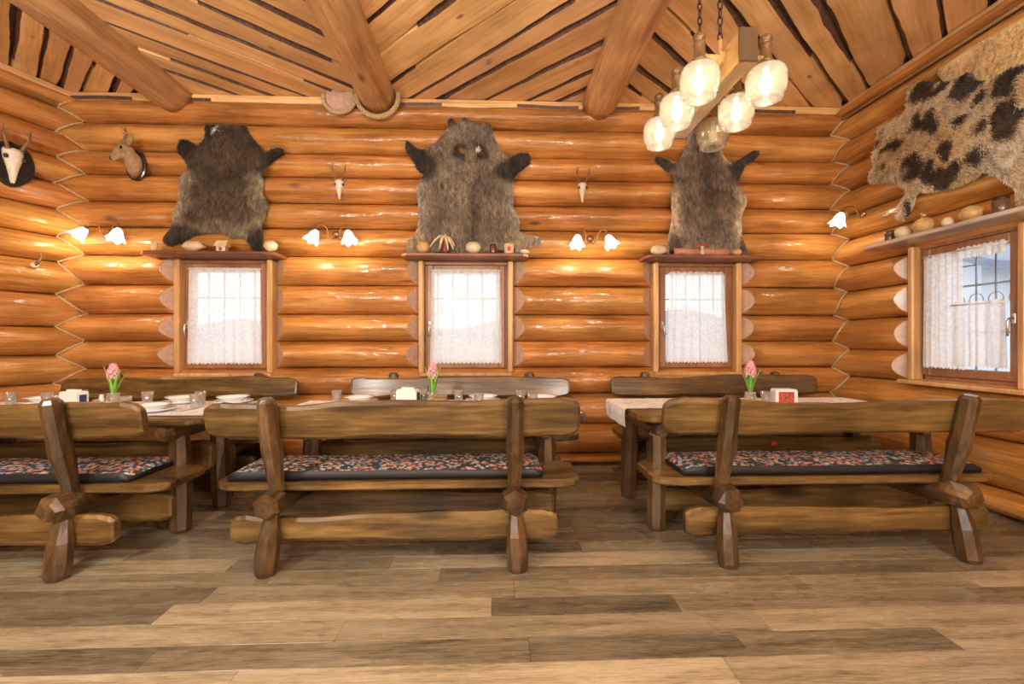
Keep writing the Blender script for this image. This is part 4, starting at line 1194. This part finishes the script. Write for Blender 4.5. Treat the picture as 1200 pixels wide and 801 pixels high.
def pelt(name, label, outline, origin, rotz, colour, seed, nstrand=26000, hair=.045, puff=.035, flow=None, sc_=1.0):
    """outline in wall coordinates (x along the wall to the right, z up), relative to origin"""
    P = smooth_poly(outline, 1)
    nr = np.random.default_rng(seed)
    A = np.array(P); lo, hi = A.min(0), A.max(0)
    g = .028
    gx, gz = np.meshgrid(np.arange(lo[0], hi[0], g), np.arange(lo[1], hi[1], g))
    G = np.stack([gx.ravel(), gz.ravel()], 1) + nr.uniform(-.006, .006, (gx.size, 2))
    G = G[poly_mask(P, G)]; G = G[edge_dist(P, G) > .012]
    pts = [Vector(p) for p in P] + [Vector(p) for p in G]
    n = len(P)
    vv, ee, ff, *_ = delaunay_2d_cdt(pts, [], [list(range(n))], 1, 1e-6)
    vv = np.array([(v.x, v.y) for v in vv])
    ed = edge_dist(P, vv)
    def height(p, e):
        h = puff * (1 - np.exp(-e / .045))
        h += np.array([.010 * nz(q[0] * 5, q[1] * 5, seed) + .006 * nz(q[0] * 14, q[1] * 14, seed) for q in p]) * np.clip(e / .05, 0, 1)
        return h + .006
    hh = height(vv, ed)
    k = len(vv)
    V = [(a, -h, b) for (a, b), h in zip(vv, hh)] + [(a, 0.002, b) for a, b in vv]
    F = []
    cnt = {}
    for f in ff:
        F.append(tuple(f)); F.append(tuple(i + k for i in reversed(f)))
        for a, b in zip(f, list(f[1:]) + [f[0]]): cnt[(a, b)] = 1
    for (a, b) in list(cnt):
        if (b, a) not in cnt: F.append((b, a, a + k, b + k))
    o = add(name, V, F, M['hide'], None, True)
    o.location = origin; o.rotation_euler = (0, 0, rotz)
    tag(o, label, 'pelt')
    C = colour(vv, ed, nr)
    att = o.data.color_attributes.new('Col', 'FLOAT_COLOR', 'POINT')
    att.data.foreach_set('color', np.concatenate([np.c_[C, np.ones(k)], np.c_[C * .9, np.ones(k)]]).astype(np.float32).ravel())
    # fur
    S = []
    while sum(len(s) for s in S) < nstrand:
        q = nr.uniform(lo, hi, (nstrand, 2)); S.append(q[poly_mask(P, q)])
    S = np.concatenate(S)[:nstrand]
    e = edge_dist(P, S); h = height(S, e) - .003
    fx, fz = flow(S) if flow else (np.zeros(nstrand), -np.ones(nstrand))
    ln = hair * nr.uniform(.6, 1.25, nstrand)
    ln = ln * np.clip(.40 + e / .07, .40, 1.1)
    jx = np.array([nz(a * 9, b * 9, seed + 5) for a, b in S]) * .9 + nr.normal(0, .28, nstrand)
    dx = fx + jx; dz = fz + nr.normal(0, .2, nstrand)
    g1 = edge_dist(P, S + np.array([.004, 0])) - edge_dist(P, S - np.array([.004, 0])); g2 = edge_dist(P, S + np.array([0, .004])) - edge_dist(P, S - np.array([0, .004]))
    wo = np.clip(1 - e / .06, 0, 1) * 1.1 / .008
    dx = dx - g1 * wo; dz = dz - g2 * wo
    l = np.sqrt(dx * dx + dz * dz); dx /= l; dz /= l
    lift = nr.uniform(.25, .8, nstrand)
    root = np.c_[S[:, 0], -h, S[:, 1]]
    mid = root + np.c_[dx * ln * .5, -lift * ln * .55, dz * ln * .5]
    tip = root + np.c_[dx * ln, -lift * ln * .60, dz * ln]
    wv = np.c_[-dz, np.zeros(nstrand), dx] * (nr.uniform(.0018, .0036, nstrand) * sc_)[:, None]
    VV = np.stack([root - wv, root + wv, mid - wv * .75, mid + wv * .75, tip], 1).reshape(-1, 3)
    b = np.arange(nstrand) * 5
    quads = np.stack([b, b + 1, b + 3, b + 2], 1); tris = np.stack([b + 2, b + 3, b + 4], 1)
    me = bpy.data.meshes.new('fur')
    me.vertices.add(len(VV)); me.vertices.foreach_set('co', VV.astype(np.float32).ravel())
    loops = np.concatenate([quads.ravel(), tris.ravel()]); me.loops.add(len(loops)); me.loops.foreach_set('vertex_index', loops.astype(np.int32))
    st = np.concatenate([np.arange(nstrand) * 4, nstrand * 4 + np.arange(nstrand) * 3])
    me.polygons.add(len(st)); me.polygons.foreach_set('loop_start', st.astype(np.int32))
    me.polygons.foreach_set('loop_total', np.concatenate([np.full(nstrand, 4), np.full(nstrand, 3)]).astype(np.int32))
    me.materials.append(M['fur']); me.update(calc_edges=True); me.validate()
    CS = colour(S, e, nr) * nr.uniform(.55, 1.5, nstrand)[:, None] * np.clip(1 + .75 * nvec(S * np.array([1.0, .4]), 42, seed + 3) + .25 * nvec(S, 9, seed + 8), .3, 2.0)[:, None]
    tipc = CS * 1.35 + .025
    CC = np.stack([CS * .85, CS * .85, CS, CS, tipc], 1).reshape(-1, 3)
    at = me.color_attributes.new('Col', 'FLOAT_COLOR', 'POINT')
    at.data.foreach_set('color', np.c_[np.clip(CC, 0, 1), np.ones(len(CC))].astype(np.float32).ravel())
    fo = bpy.data.objects.new('fur', me); link(fo, o); tag(fo, kind='stuff')
    return o
def blend(base, col, f): return base * (1 - f[:, None]) + np.array(col)[None] * f[:, None]
def ell(p, c, rx, rz, soft=.35):
    d = np.sqrt(((p[:, 0] - c[0]) / rx) ** 2 + ((p[:, 1] - c[1]) / rz) ** 2); return np.clip((1 + soft - d) / soft, 0, 1)
def nvec(p, s, seed): return np.array([nz(a * s, b * s, seed) for a, b in p])

H1 = [(-2.69, 3.23), (-2.6, 3.22), (-2.51, 3.23), (-2.44, 3.22), (-2.33, 3.23), (-2.29, 3.13), (-2.21, 3.03), (-2.16, 2.96), (-2.08, 3.01), (-1.99, 3.02), (-1.98, 2.96), (-2.04, 2.93), (-2.13, 2.85), (-2.19, 2.77), (-2.17, 2.7), (-2.18, 2.59), (-2.13, 2.49), (-2.14, 2.39), (-2.19, 2.31), (-2.18, 2.17), (-2.18, 2.06), (-2.26, 2.05), (-2.29, 2.13), (-2.36, 2.19), (-2.46, 2.17), (-2.52, 2.23), (-2.64, 2.23), (-2.8, 2.2), (-2.9, 2.14), (-3.01, 2.09), (-3.07, 2.13), (-3.07, 2.18), (-2.98, 2.3), (-2.98, 2.4), (-2.94, 2.5), (-2.92, 2.6), (-2.93, 2.72), (-2.87, 2.79), (-2.85, 2.84), (-2.89, 2.92), (-2.95, 2.98), (-2.92, 3.09), (-2.84, 3.07), (-2.77, 3.02), (-2.69, 3.11)]
H2 = [(-0.44, 3.33), (-0.39, 3.32), (-0.38, 3.25), (-0.31, 3.3), (-0.3, 3.34), (-0.23, 3.31), (-0.13, 3.25), (-0.1, 3.29), (-0.04, 3.28), (-0.02, 3.17), (0.05, 3.04), (0.13, 2.96), (0.23, 3.01), (0.33, 3.01), (0.34, 2.92), (0.27, 2.86), (0.2, 2.8), (0.17, 2.73), (0.18, 2.62), (0.17, 2.49), (0.23, 2.36), (0.23, 2.25), (0.33, 2.23), (0.43, 2.2), (0.44, 2.13), (0.34, 2.12), (0.29, 2.08), (0.25, 2.03), (0.16, 2.05), (0.07, 2.09), (-0.11, 2.05), (-0.39, 2.06), (-0.53, 2.07), (-0.66, 2.04), (-0.82, 2.04), (-0.83, 2.15), (-0.73, 2.26), (-0.71, 2.41), (-0.73, 2.55), (-0.74, 2.7), (-0.66, 2.79), (-0.73, 2.83), (-0.78, 2.93), (-0.85, 3.03), (-0.84, 3.12), (-0.75, 3.04), (-0.66, 3.02), (-0.53, 3.13), (-0.45, 3.23)]
H3 = [(1.93, 3.4), (2.02, 3.44), (2.1, 3.4), (2.12, 3.27), (2.17, 3.11), (2.23, 3.0), (2.31, 2.94), (2.42, 3.0), (2.52, 3.07), (2.59, 3.07), (2.55, 3.0), (2.44, 2.92), (2.38, 2.81), (2.36, 2.74), (2.45, 2.62), (2.45, 2.56), (2.4, 2.44), (2.4, 2.25), (2.46, 2.08), (2.44, 2.03), (2.32, 2.04), (2.02, 2.06), (1.76, 2.03), (1.67, 2.03), (1.68, 2.21), (1.72, 2.39), (1.71, 2.63), (1.75, 2.8), (1.64, 2.88), (1.55, 2.96), (1.56, 3.0), (1.66, 2.98), (1.74, 2.92), (1.81, 2.99), (1.87, 3.12), (1.87, 3.25)]
H4 = [(3.8, 3.09), (3.69, 3.07), (3.56, 3.07), (3.49, 3.14), (3.49, 3.29), (3.4, 3.27), (3.24, 3.16), (3.14, 3.12), (3.08, 3.12), (3.02, 3.11), (2.98, 3.02), (2.86, 2.96), (2.79, 2.98), (2.72, 2.98), (2.69, 2.96), (2.35, 2.9), (2.15, 2.6), (2.25, 2.2), (2.5, 2.12), (2.73, 2.07), (2.76, 2.21), (2.84, 2.3), (2.93, 2.38), (2.99, 2.34), (3.11, 2.33), (3.26, 2.35), (3.42, 2.39), (3.45, 2.29), (3.52, 2.2), (3.6, 2.24), (3.57, 2.36), (3.49, 2.45), (3.64, 2.56), (3.84, 2.61), (3.88, 2.7), (3.82, 2.74), (3.83, 2.87), (3.77, 2.94)]
YH = YB - BULGE - .012
def rel(P, cx, cz): return [(a - cx, b - cz) for a, b in P]
def edge_light(p, e, base, light, wd=.09, amt=.7, seed=0):
    f = np.clip(1 - e / wd, 0, 1) * np.clip(.55 + 1.2 * nvec(p, 5, seed), 0, 1) * amt
    return blend(base, light, f)
def col1(p, e, nr):
    q = p + np.array([-2.53, 2.62]); n = nvec(q, 6, 2)[:, None]
    c = np.array([.070, .054, .038])[None] * (1 + .6 * n) + np.zeros((len(p), 3))
    c = blend(c, (.14, .105, .066), np.clip(ell(q, (-2.52, 2.40), .22, .20, .8) * .55, 0, 1))
    c = blend(c, (.15, .10, .05), ell(q, (-2.50, 2.92), .10, .10, .8) * .4)
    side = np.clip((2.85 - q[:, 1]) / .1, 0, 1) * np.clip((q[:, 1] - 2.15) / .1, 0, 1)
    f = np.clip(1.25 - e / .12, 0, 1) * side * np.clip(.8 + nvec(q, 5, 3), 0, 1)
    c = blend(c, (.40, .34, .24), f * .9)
    for cc, rx, rz in (((-2.03, 2.98), .10, .10), ((-2.92, 3.02), .09, .11), ((-2.92, 2.20), .18, .09), ((-2.22, 2.14), .06, .12), ((-2.66, 3.19), .06, .06)):
        c = blend(c, (.022, .018, .016), ell(q, cc, rx, rz, .5) * .8)
    c = blend(c, (.6, .56, .5), ell(q, (-2.595, 3.185), .02, .025, .3))
    return c
def col2(p, e, nr):
    q = p + np.array([-.22, 2.66]); n = nvec(q, 5, 4)[:, None]
    c = np.array([.190, .155, .118])[None] * (1 + .5 * n) + np.zeros((len(p), 3))
    c = blend(c, (.31, .26, .185), np.clip(nvec(q, 3.2, 8) * 1.6 + .25, 0, 1) * .6)
    c = blend(c, (.075, .055, .040), np.clip(1 - np.abs(q[:, 0] + .20) / .09, 0, 1) * .85)
    side = np.clip((2.8 - q[:, 1]) / .1, 0, 1)
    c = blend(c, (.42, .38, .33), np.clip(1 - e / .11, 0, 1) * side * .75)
    c = blend(c, (.42, .31, .17), ell(q, (-.74, 2.20), .07, .08) * .8); c = blend(c, (.36, .28, .17), ell(q, (.24, 2.22), .13, .08) * .7)
    for cc, rx, rz in (((-.77, 3.0), .09, .12), ((.27, 2.93), .11, .09), ((-.66, 2.88), .09, .10), ((.13, 2.85), .10, .08), ((-.42, 3.31), .04, .05), ((-.07, 3.26), .05, .05), ((-.27, 3.33), .06, .03)):
        c = blend(c, (.028, .024, .024), ell(q, cc, rx, rz, .7) * .9)
    for cx in (-.315, -.135):
        c = blend(c, (.035, .026, .022), ell(q, (cx, 3.02), .065, .06, .5) * .9)
    c = blend(c, (.30, .18, .07), ell(q, (-.31, 3.035), .02, .025, .4)); c = blend(c, (.68, .62, .55), ell(q, (-.155, 3.04), .025, .022, .4))
    c = blend(c, (.30, .24, .17), ell(q, (-.23, 2.90), .05, .14, .6) * .7)
    c = blend(c, (.28, .25, .21), ell(q, (-.25, 3.22), .16, .07, .6) * .6)
    return c
def col3(p, e, nr):
    q = p + np.array([2.06, 2.70]); n = nvec(q, 5, 6)[:, None]
    c = np.array([.205, .158, .122])[None] * (1 + .45 * n) + np.zeros((len(p), 3))
    c = blend(c, (.085, .062, .048), np.clip(1 - np.abs(q[:, 0] - 2.05) / .12, 0, 1) * np.clip((q[:, 1] - 2.4) / .2, 0, 1) * .85)
    side = np.clip((2.75 - q[:, 1]) / .15, 0, 1)
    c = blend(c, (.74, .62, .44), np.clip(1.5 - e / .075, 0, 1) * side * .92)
    c = blend(c, (.27, .21, .15), np.clip((2.3 - q[:, 1]) / .2, 0, 1) * .5)
    for cc, rx, rz in (((2.50, 3.03), .12, .07), ((1.62, 2.95), .11, .07), ((2.36, 2.88), .06, .08), ((2.42, 2.12), .05, .14), ((1.74, 2.12), .04, .12)):
        c = blend(c, (.035, .03, .03), ell(q, cc, rx, rz, .6) * .8)
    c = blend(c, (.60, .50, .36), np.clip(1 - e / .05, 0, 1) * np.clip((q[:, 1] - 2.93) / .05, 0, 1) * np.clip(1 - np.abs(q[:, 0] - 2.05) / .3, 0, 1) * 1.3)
    return c
SP4 = [((3.36, 3.17), .10, .10), ((3.06, 3.02), .10, .09), ((3.41, 2.95), .045, .05), ((3.30, 2.90), .07, .09), ((2.80, 2.90), .07, .09), ((3.44, 2.63), .08, .12), ((3.18, 2.63), .06, .06),
       ((3.32, 2.50), .06, .08), ((3.18, 2.44), .12, .08), ((2.95, 2.72), .05, .05), ((2.78, 2.66), .09, .12), ((2.98, 2.50), .06, .06), ((2.95, 2.88), .04, .04), ((3.62, 2.85), .11, .035), ((3.73, 2.71), .025, .03),
       ((3.82, 3.04), .04, .06), ((3.74, 2.95), .03, .04), ((2.55, 2.80), .08, .10), ((2.45, 2.50), .10, .10), ((2.62, 2.42), .06, .05), ((3.52, 2.28), .03, .06), ((3.22, 3.12), .05, .05), ((3.04, 3.10), .03, .03), ((2.73, 2.95), .05, .03), ((3.08, 2.80), .05, .03)]
def col4(p, e, nr):
    q = np.c_[3.0 - p[:, 0], p[:, 1] + 2.7]; n = nvec(q, 4, 9)[:, None]
    c = np.array([.82, .62, .38])[None] * (1 + .45 * n) + np.zeros((len(p), 3))
    c = blend(c, (.92, .86, .76), np.clip(nvec(q, 3, 3) * 1.5 + .2, 0, 1) * .6)
    wob = np.c_[nvec(q, 9, 1), nvec(q, 9, 2)] * .055 + nr.normal(0, .008, q.shape)
    for cc, rx, rz in SP4:
        c = blend(c, (.022, .020, .026), ell(q + wob, cc, rx * .92, rz * .92, .3) * .93)
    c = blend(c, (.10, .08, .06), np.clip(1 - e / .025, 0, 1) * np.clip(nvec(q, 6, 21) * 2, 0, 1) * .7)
    c = blend(c, (.62, .55, .46), ell(q, (3.68, 2.60), .18, .05) * .6)
    return c
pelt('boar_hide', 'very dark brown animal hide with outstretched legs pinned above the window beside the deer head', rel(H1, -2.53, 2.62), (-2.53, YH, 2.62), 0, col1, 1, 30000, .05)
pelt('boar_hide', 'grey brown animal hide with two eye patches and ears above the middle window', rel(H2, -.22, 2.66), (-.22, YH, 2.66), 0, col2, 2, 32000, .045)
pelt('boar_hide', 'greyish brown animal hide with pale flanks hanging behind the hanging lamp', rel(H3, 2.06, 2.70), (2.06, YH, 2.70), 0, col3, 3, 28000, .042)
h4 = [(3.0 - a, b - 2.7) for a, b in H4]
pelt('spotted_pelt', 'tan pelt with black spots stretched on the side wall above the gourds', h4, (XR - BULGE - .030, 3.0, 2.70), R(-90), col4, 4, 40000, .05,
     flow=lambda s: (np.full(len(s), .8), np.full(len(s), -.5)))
# pale underside pelt strip showing behind the spotted one
H5 = [(3.30, 3.30), (3.0, 3.31), (2.6, 3.28), (2.2, 3.22), (2.2, 2.9), (2.6, 2.88), (3.0, 2.95), (3.2, 3.1)]
pelt('tan_pelt', 'plain pale tan pelt edge showing behind the top of the spotted pelt', [(2.8 - a, b - 3.1) for a, b in H5], (XR - BULGE - .004, 2.8, 3.10), R(-90),
     lambda p, e, nr: np.array([.72, .52, .27])[None] * (1 + .2 * nvec(p, 5, 3)[:, None]) + np.zeros((len(p), 3)), 6, 9000, .02, .004)

# ================================================================== trophies
def shield_part(w_, h_, t, mat, parent, name='plaque', point=True):
    out = []
    n = 28
    for i in range(n):
        a = 2 * math.pi * i / n
        x = math.sin(a) * w_ / 2; z = math.cos(a) * h_ / 2
        if point and z < 0: x *= max(.0, 1 - (abs(z) / (h_ / 2)) ** 3 * .35)
        if point and z > h_ * .38: z = h_ * .40 + .3 * (z - h_ * .40) + .012 * math.cos(a * 6)
        out.append((x, z))
    V = []
    for (y, k) in ((0, 1), (-t * .7, 1), (-t, .90)):
        V += [(x * k, y, z * k) for x, z in out]
    F = [tuple(reversed(range(n)))[::-1], tuple(range(2 * n, 3 * n))[::-1]]
    for l in (0, 1):
        for i in range(n): F.append((l * n + i, l * n + (i + 1) % n, (l + 1) * n + (i + 1) % n, (l + 1) * n + i))
    return add(name, V, F, mat, parent)
dr = thing('deer_head', 'mounted roe deer head with short antlers on a black oval plaque', 'trophy', (-3.33, YB - BULGE - .005, 2.84))
shield_part(.21, .27, .03, M['shield'], dr, point=False)
def loft(cs, n=16):
    """list of (centre, axis dir, half width, half height)"""
    V = []; F = []
    for (c, d, rx, rz) in cs:
        c = Vector(c); d = Vector(d).normalized(); u = d.cross(Vector((0, 0, 1))).normalized(); v = u.cross(d)
        for j in range(n):
            a = 2 * math.pi * j / n; V.append(c + u * (rx * math.cos(a)) + v * (rz * math.sin(a)))
    m = len(cs)
    for i in range(m - 1):
        for j in range(n): F.append((i * n + j, i * n + (j + 1) % n, (i + 1) * n + (j + 1) % n, (i + 1) * n + j))
    F.append(tuple(reversed(range(n)))); F.append(tuple(range((m - 1) * n, m * n)))
    return V, F
hd = [((.0, -.01, -.02), (-.1, -1, .3), .085, .105), ((-.008, -.05, .01), (-.2, -1, .6), .076, .092), ((-.02, -.085, .05), (-.4, -1, .9), .066, .072),
      ((-.032, -.115, .085), (-.8, -1, .6), .064, .070), ((-.058, -.135, .095), (-1, -.7, -.2), .064, .068), ((-.085, -.15, .078), (-1, -.6, -.6), .054, .056),
      ((-.110, -.163, .052), (-1, -.5, -.8), .040, .042), ((-.132, -.175, .028), (-1, -.5, -.9), .032, .033), ((-.146, -.183, .012), (-1, -.5, -.9), .022, .023)]
V, F = loft(hd, 18); add('head', V, F, M['deer'], dr, True)
MB().ball((-.146, -.188, .018), (.022, .018, .016), 10).build('nose', M['deer_dark'], dr)
for s in (-1, 1):
    perp = Vector((.6, -1, 0)).normalized() * s
    MB().ball(Vector((-.076, -.143, .106)) + perp * .056, .014, 10).build('eye', M['eye'], dr)
    e0 = Vector((-.030, -.115, .135)) + perp * .045; tip = e0 + perp * .05 + Vector((.055 * s, 0, .075))
    V, F = tube_vf([e0, e0.lerp(tip, .3), e0.lerp(tip, .65), tip], [.016, .034, .028, .005], 10)
    add('ear', V, F, M['deer'], dr, True)
    a0 = Vector((-.052, -.125, .150)) + perp * .026
    mb = MB().tube([a0, a0 + perp * .014 + Vector((0, 0, .05)), a0 + perp * .036 + Vector((.01, .02, .10)), a0 + perp * .03 + Vector((-.005, .01, .15))], [.012, .010, .007, .002], 8)
    mb.tube([a0 + perp * .03 + Vector((.008, .015, .09)), a0 + perp * .045 + Vector((-.02, -.02, .125))], [.006, .002], 6)
    mb.build('antler', M['horn'], dr)
dr.scale = (0.88, 0.66, 1.08)
def roe_skull(label, loc, rotz, sc_, plaque=False, one=None):
    t = thing('antler_skull', label, 'trophy', loc, rotz)
    if plaque: shield_part(.30, .40, .022, M['shield'], t)
    y0 = -.03 if plaque else -.005
    V = []; F = []
    prof = [(.055, .050, .10), (.060, .055, .075), (.058, .055, .04), (.046, .045, 0), (.036, .040, -.035), (.026, .032, -.08), (.018, .024, -.125), (.012, .014, -.15)]
    n = 12
    for (w_, d_, z) in prof:
        for j in range(n):
            a = math.pi * j / (n - 1); V.append((w_ * math.cos(a) * sc_, y0 - d_ * math.sin(a) * sc_, z * sc_))
    m = len(prof)
    for i in range(m - 1):
        for j in range(n): F.append((i * n + j, (i + 1) * n + j, (i + 1) * n + (j + 1) % n, i * n + (j + 1) % n))
    F.append(tuple(range(n))); F.append(tuple(reversed(range((m - 1) * n, m * n))))
    add('skull', V, F, M['bone'], t, True)
    for s in (-1, 1):
        MB().ball((s * .048 * sc_, y0 - .035 * sc_, .035 * sc_), (.016 * sc_, .016 * sc_, .018 * sc_), 8).build('eye_socket', M['deer_dark'], t)
        b = Vector((s * .035 * sc_, y0 - .03 * sc_, .095 * sc_))
        ln = 1.0 if one is None else one
        P = [b, b + Vector((s * .018, -.012, .05)) * sc_ * ln, b + Vector((s * .045, -.03, .12)) * sc_ * ln, b + Vector((s * .05, -.05, .20)) * sc_ * ln]
        mb = MB().tube(P, [.014 * sc_, .011 * sc_, .008 * sc_, .002 * sc_], 8)
        mb.tube([P[2] - Vector((0, 0, .01)) * sc_, P[2] + Vector((-s * .015, -.035, .045)) * sc_ * ln], [.006 * sc_, .002 * sc_], 6)
        mb.lathe([(.001, -.008 * sc_), (.019 * sc_, -.006 * sc_), (.021 * sc_, .004 * sc_), (.001, .008 * sc_)], 10, tuple(b)).build('antler', M['horn'], t)
    return t
roe_skull('small antlered skull above the lamp between the two dark hides', (-1.475, YB - .128, 2.66), R(12), .72)
roe_skull('small antlered skull with white face above the lamp by the middle window', (.845, YB - .128, 2.66), 0, .74)
dvx, dvy = -math.sin(AL), -math.cos(AL)
def on_left(s, off): return (XL + dvx * s + math.cos(AL) * off, YB + dvy * s - math.sin(AL) * off)
lx, ly = on_left(.49, BULGE + .004)
roe_skull('white skull with thin horns on a black shield on the angled wall', (lx, ly, 2.70), R(90) - AL, 1.12, True, .8)
lx, ly = on_left(.335, BULGE - .01)
hk = thing('horn_hook', 'small dark horn with pale burr on the angled wall', 'trophy', (lx, ly, 1.87), R(90) - AL)
MB().ball((0, -.012, 0), (.032, .022, .026), 10).build('burr', M['bone'], hk)
MB().tube([(0, -.02, 0), (.012, -.045, .035), (.022, -.055, .08), (.018, -.05, .12)], [.014, .012, .008, .003], 8).build('horn', M['horn'], hk)

# ================================================================== shelf objects
SZ = SHZ + .034; SY = YB - .278
def lump(name, label, cat, c, r, mat, seed, n=14, amp=.15, group=None, ribs=0):
    mb = MB().ball((0, 0, 0), 1.0, n)
    V = []
    for v in mb.V:
        k = 1 + amp * nz(v[0] * 1.7 + seed, v[1] * 1.7, v[2] * 1.7)
        if ribs: k *= 1 + .06 * math.cos(ribs * math.atan2(v[1], v[0])) * (1 - v[2] * v[2])
        V.append((v[0] * r[0] * k, v[1] * r[1] * k, v[2] * r[2] * k))
    zmin = min(v[2] for v in V); V = [(a, b, q - zmin) for a, b, q in V]
    o = add(name, V, mb.F, mat, None, True); o.location = c; return tag(o, label, cat, group)
def jar_thing(name, label, cat, c, r, h, body, lid):
    t = thing(name, label, cat, c)
    MB().lathe([(r * .92, 0), (r, .006), (r, h * .75), (r * .8, h * .84), (r * .8, h * .86), (.001, h * .86)], 18).build('body', body, t)
    MB().lathe([(r * .86, h * .84), (r * .88, h * .86), (r * .88, h), (.001, h)], 18).build('lid', lid, t)
    return t
# left shelf
lump('dried_fruit', 'small knobbly brown lump at the shelf end under the darkest hide', 'ornament', (-3.07, SY, SZ), (.030, .025, .045), M['stone'], 3, amp=.4)
lump('stone', 'flat pale stone on the shelf under the darkest hide', 'stone', (-2.72, SY, SZ), (.095, .05, .045), M['stone'], 5, amp=.35)
hs2 = thing('toy_house', 'tiny house ornament on the shelf under the darkest hide', 'ornament', (-2.47, SY, SZ))
MB().box(-.04, .04, -.03, .03, 0, .05, .003).build('walls', M['stone'], hs2)
add('roof', [(-.055, -.042, .045), (.055, -.042, .045), (.055, .042, .045), (-.055, .042, .045), (-.05, 0, .10), (.05, 0, .10)], [(0, 1, 5, 4), (2, 3, 4, 5), (1, 2, 5), (3, 0, 4), (3, 2, 1, 0)], M['husk'], hs2)
MB().box(-.012, .012, -.034, -.028, .004, .034, .001).build('door', M['corn'], hs2)
lump('gourd', 'round pale gourd at the shelf end by the darkest hide', 'gourd', (-2.04, SY, SZ), (.062, .055, .05), M['gourd_pale'], 8, amp=.2)
# centre shelf
lump('pumpkin', 'little ribbed orange pumpkin at the end of the shelf with the corn', 'pumpkin', (-.66, SY, SZ), (.058, .055, .058), M['gourd'], 9, 20, .08, None, 8)
co = thing('corn_cob', 'standing dark corn cob with pulled back pale husk on the shelf', 'corn', (-.46, SY, SZ))
MB().lathe([(.022, 0), (.028, .02), (.028, .09), (.022, .12), (.001, .135)], 14).build('cob', M['corn'], co)
for k, (ax, ln, dz) in enumerate(((-1.15, .15, -.10), (-.5, .10, -.12), (.35, .09, -.13), (.9, .10, -.12), (1.3, .09, -.09), (-.8, .12, -.05))):
    V = []; F = []
    for i in range(9):
        f = i / 8; wd = .016 * (1 - abs(f - .45) * 1.3) + .003
        x = math.sin(ax) * ln * f; y = -math.cos(ax) * .03 * math.sin(f * 3) - .022; z = .15 + dz * f ** 1.3 + .02 * math.sin(f * math.pi)
        V += [(x - wd, y, z), (x, y - .004, z + .003), (x + wd, y, z), (x, y + .002, z - .002)]
    for i in range(8):
        for j in range(4):
            p, q = i * 4 + j, i * 4 + (j + 1) % 4; F.append((p, q, q + 4, p + 4))
    F += [(3, 2, 1, 0), (32, 33, 34, 35)]
    add('husk_leaf', V, F, M['husk'], co, True)
MB().tube([(0, 0, .13), (0, -.005, .16), (.006, -.006, .175)], [.012, .009, .006], 8).build('stalk', M['husk'], co)
lump('melon', 'pale green oval melon on the shelf with the corn', 'melon', (-.20, SY, SZ), (.073, .06, .056), M['gourd_pale'], 11, 20, .06, None, 10)
jar_thing('preserve_jar', 'small dark jar of red preserves on the shelf with the corn', 'jar', (-.018, SY, SZ), .033, .085, M['jarred'], M['iron'])
mg = thing('painted_mug', 'pale painted pot with red motif on the shelf with the corn', 'pot', (.13, SY, SZ))
MB().lathe([(.036, 0), (.042, .01), (.046, .06), (.043, .09), (.039, .09), (.04, .06), (.036, .012), (.001, .01)], 18).build('body', M['husk'], mg)
MB().box(-.016, .016, -.050, -.038, .02, .06, .004).build('motif', M['red'], mg)
lump('shell', 'flat pale shell at the end of the shelf with the corn', 'shell', (.275, SY, SZ), (.045, .04, .02), M['bone'], 13, amp=.3)
# right shelf
lump('stone', 'bread shaped pale stone at the end of the shelf with log slices', 'stone', (1.54, SY, SZ), (.078, .05, .048), M['stone'], 15, amp=.12)
for x0, lb in ((1.80, 'reddish log slice on the shelf nearest the bread shaped stone'), (2.08, 'reddish log slice on the shelf nearest the small egg shaped stone')):
    tag(MB().box(-.12, .12, -.03, .03, 0, .06, .012).tube([(-.12, -.002, .032), (.12, -.002, .032)], .034, 10).build('log_slice', M['pinkwood'], None, (x0, SY, SZ)), lb, 'log slice')
an = thing('wood_figure', 'tiny red capped wooden figure between two log slices', 'ornament', (1.94, SY - .04, SZ))
MB().lathe([(.022, 0), (.020, .03), (.012, .05), (.016, .06), (.014, .078), (.001, .08)], 12).build('body', M['stone'], an)
MB().box(-.06, .06, -.012, .012, .078, .092, .004).build('cap', M['red'], an)
lump('stone', 'small egg shaped stone at the end of the log slices', 'stone', (2.29, SY, SZ), (.048, .04, .032), M['gourd'], 17, amp=.08)
# side shelf (x = depth from the wall)
SX = XR - .265; SZ2 = SZ + .012
tag(MB().lathe([(.034, 0), (.036, .02), (.032, .05), (.037, .055), (.037, .09), (.03, .092), (.001, .09)], 14).build('wood_cup', M['brownjar'], None, (SX, 3.56, SZ2)), 'small dark turned wooden cup at the shelf end by the corner lamp', 'cup')
lump('gourd', 'pale ribbed squash with scalloped rim next to the dark wooden cup', 'gourd', (SX, 3.44, SZ2), (.055, .055, .048), M['gourd_pale'], 21, 20, .08, None, 9)
g1 = lump('gourd', 'round orange gourd with curly stalk on the side shelf', 'gourd', (SX, 3.27, SZ2), (.06, .068, .060), M['gourd'], 22, 18, .06)
sq = [(.0 + .012 * math.cos(t * .7), .0 + .018 * math.sin(t * .7), .115 + t * .003) for t in range(14)]
MB().tube(sq, .004, 6).build('stalk', M['husk'], g1)
lump('gourd', 'smallest round gourd on the side shelf', 'gourd', (SX, 3.09, SZ2), (.036, .042, .036), M['gourd_pale'], 23, 16, .1)
lump('gourd', 'large plain yellow gourd next to the jar on the side shelf', 'gourd', (SX, 2.93, SZ2), (.058, .068, .054), M['gourd'], 24, 18, .08)
jar_thing('preserve_jar', 'dark lidded glass jar on the side shelf beyond the gourds', 'jar', (SX, 2.75, SZ2), .046, .105, M['brownjar'], M['iron'])
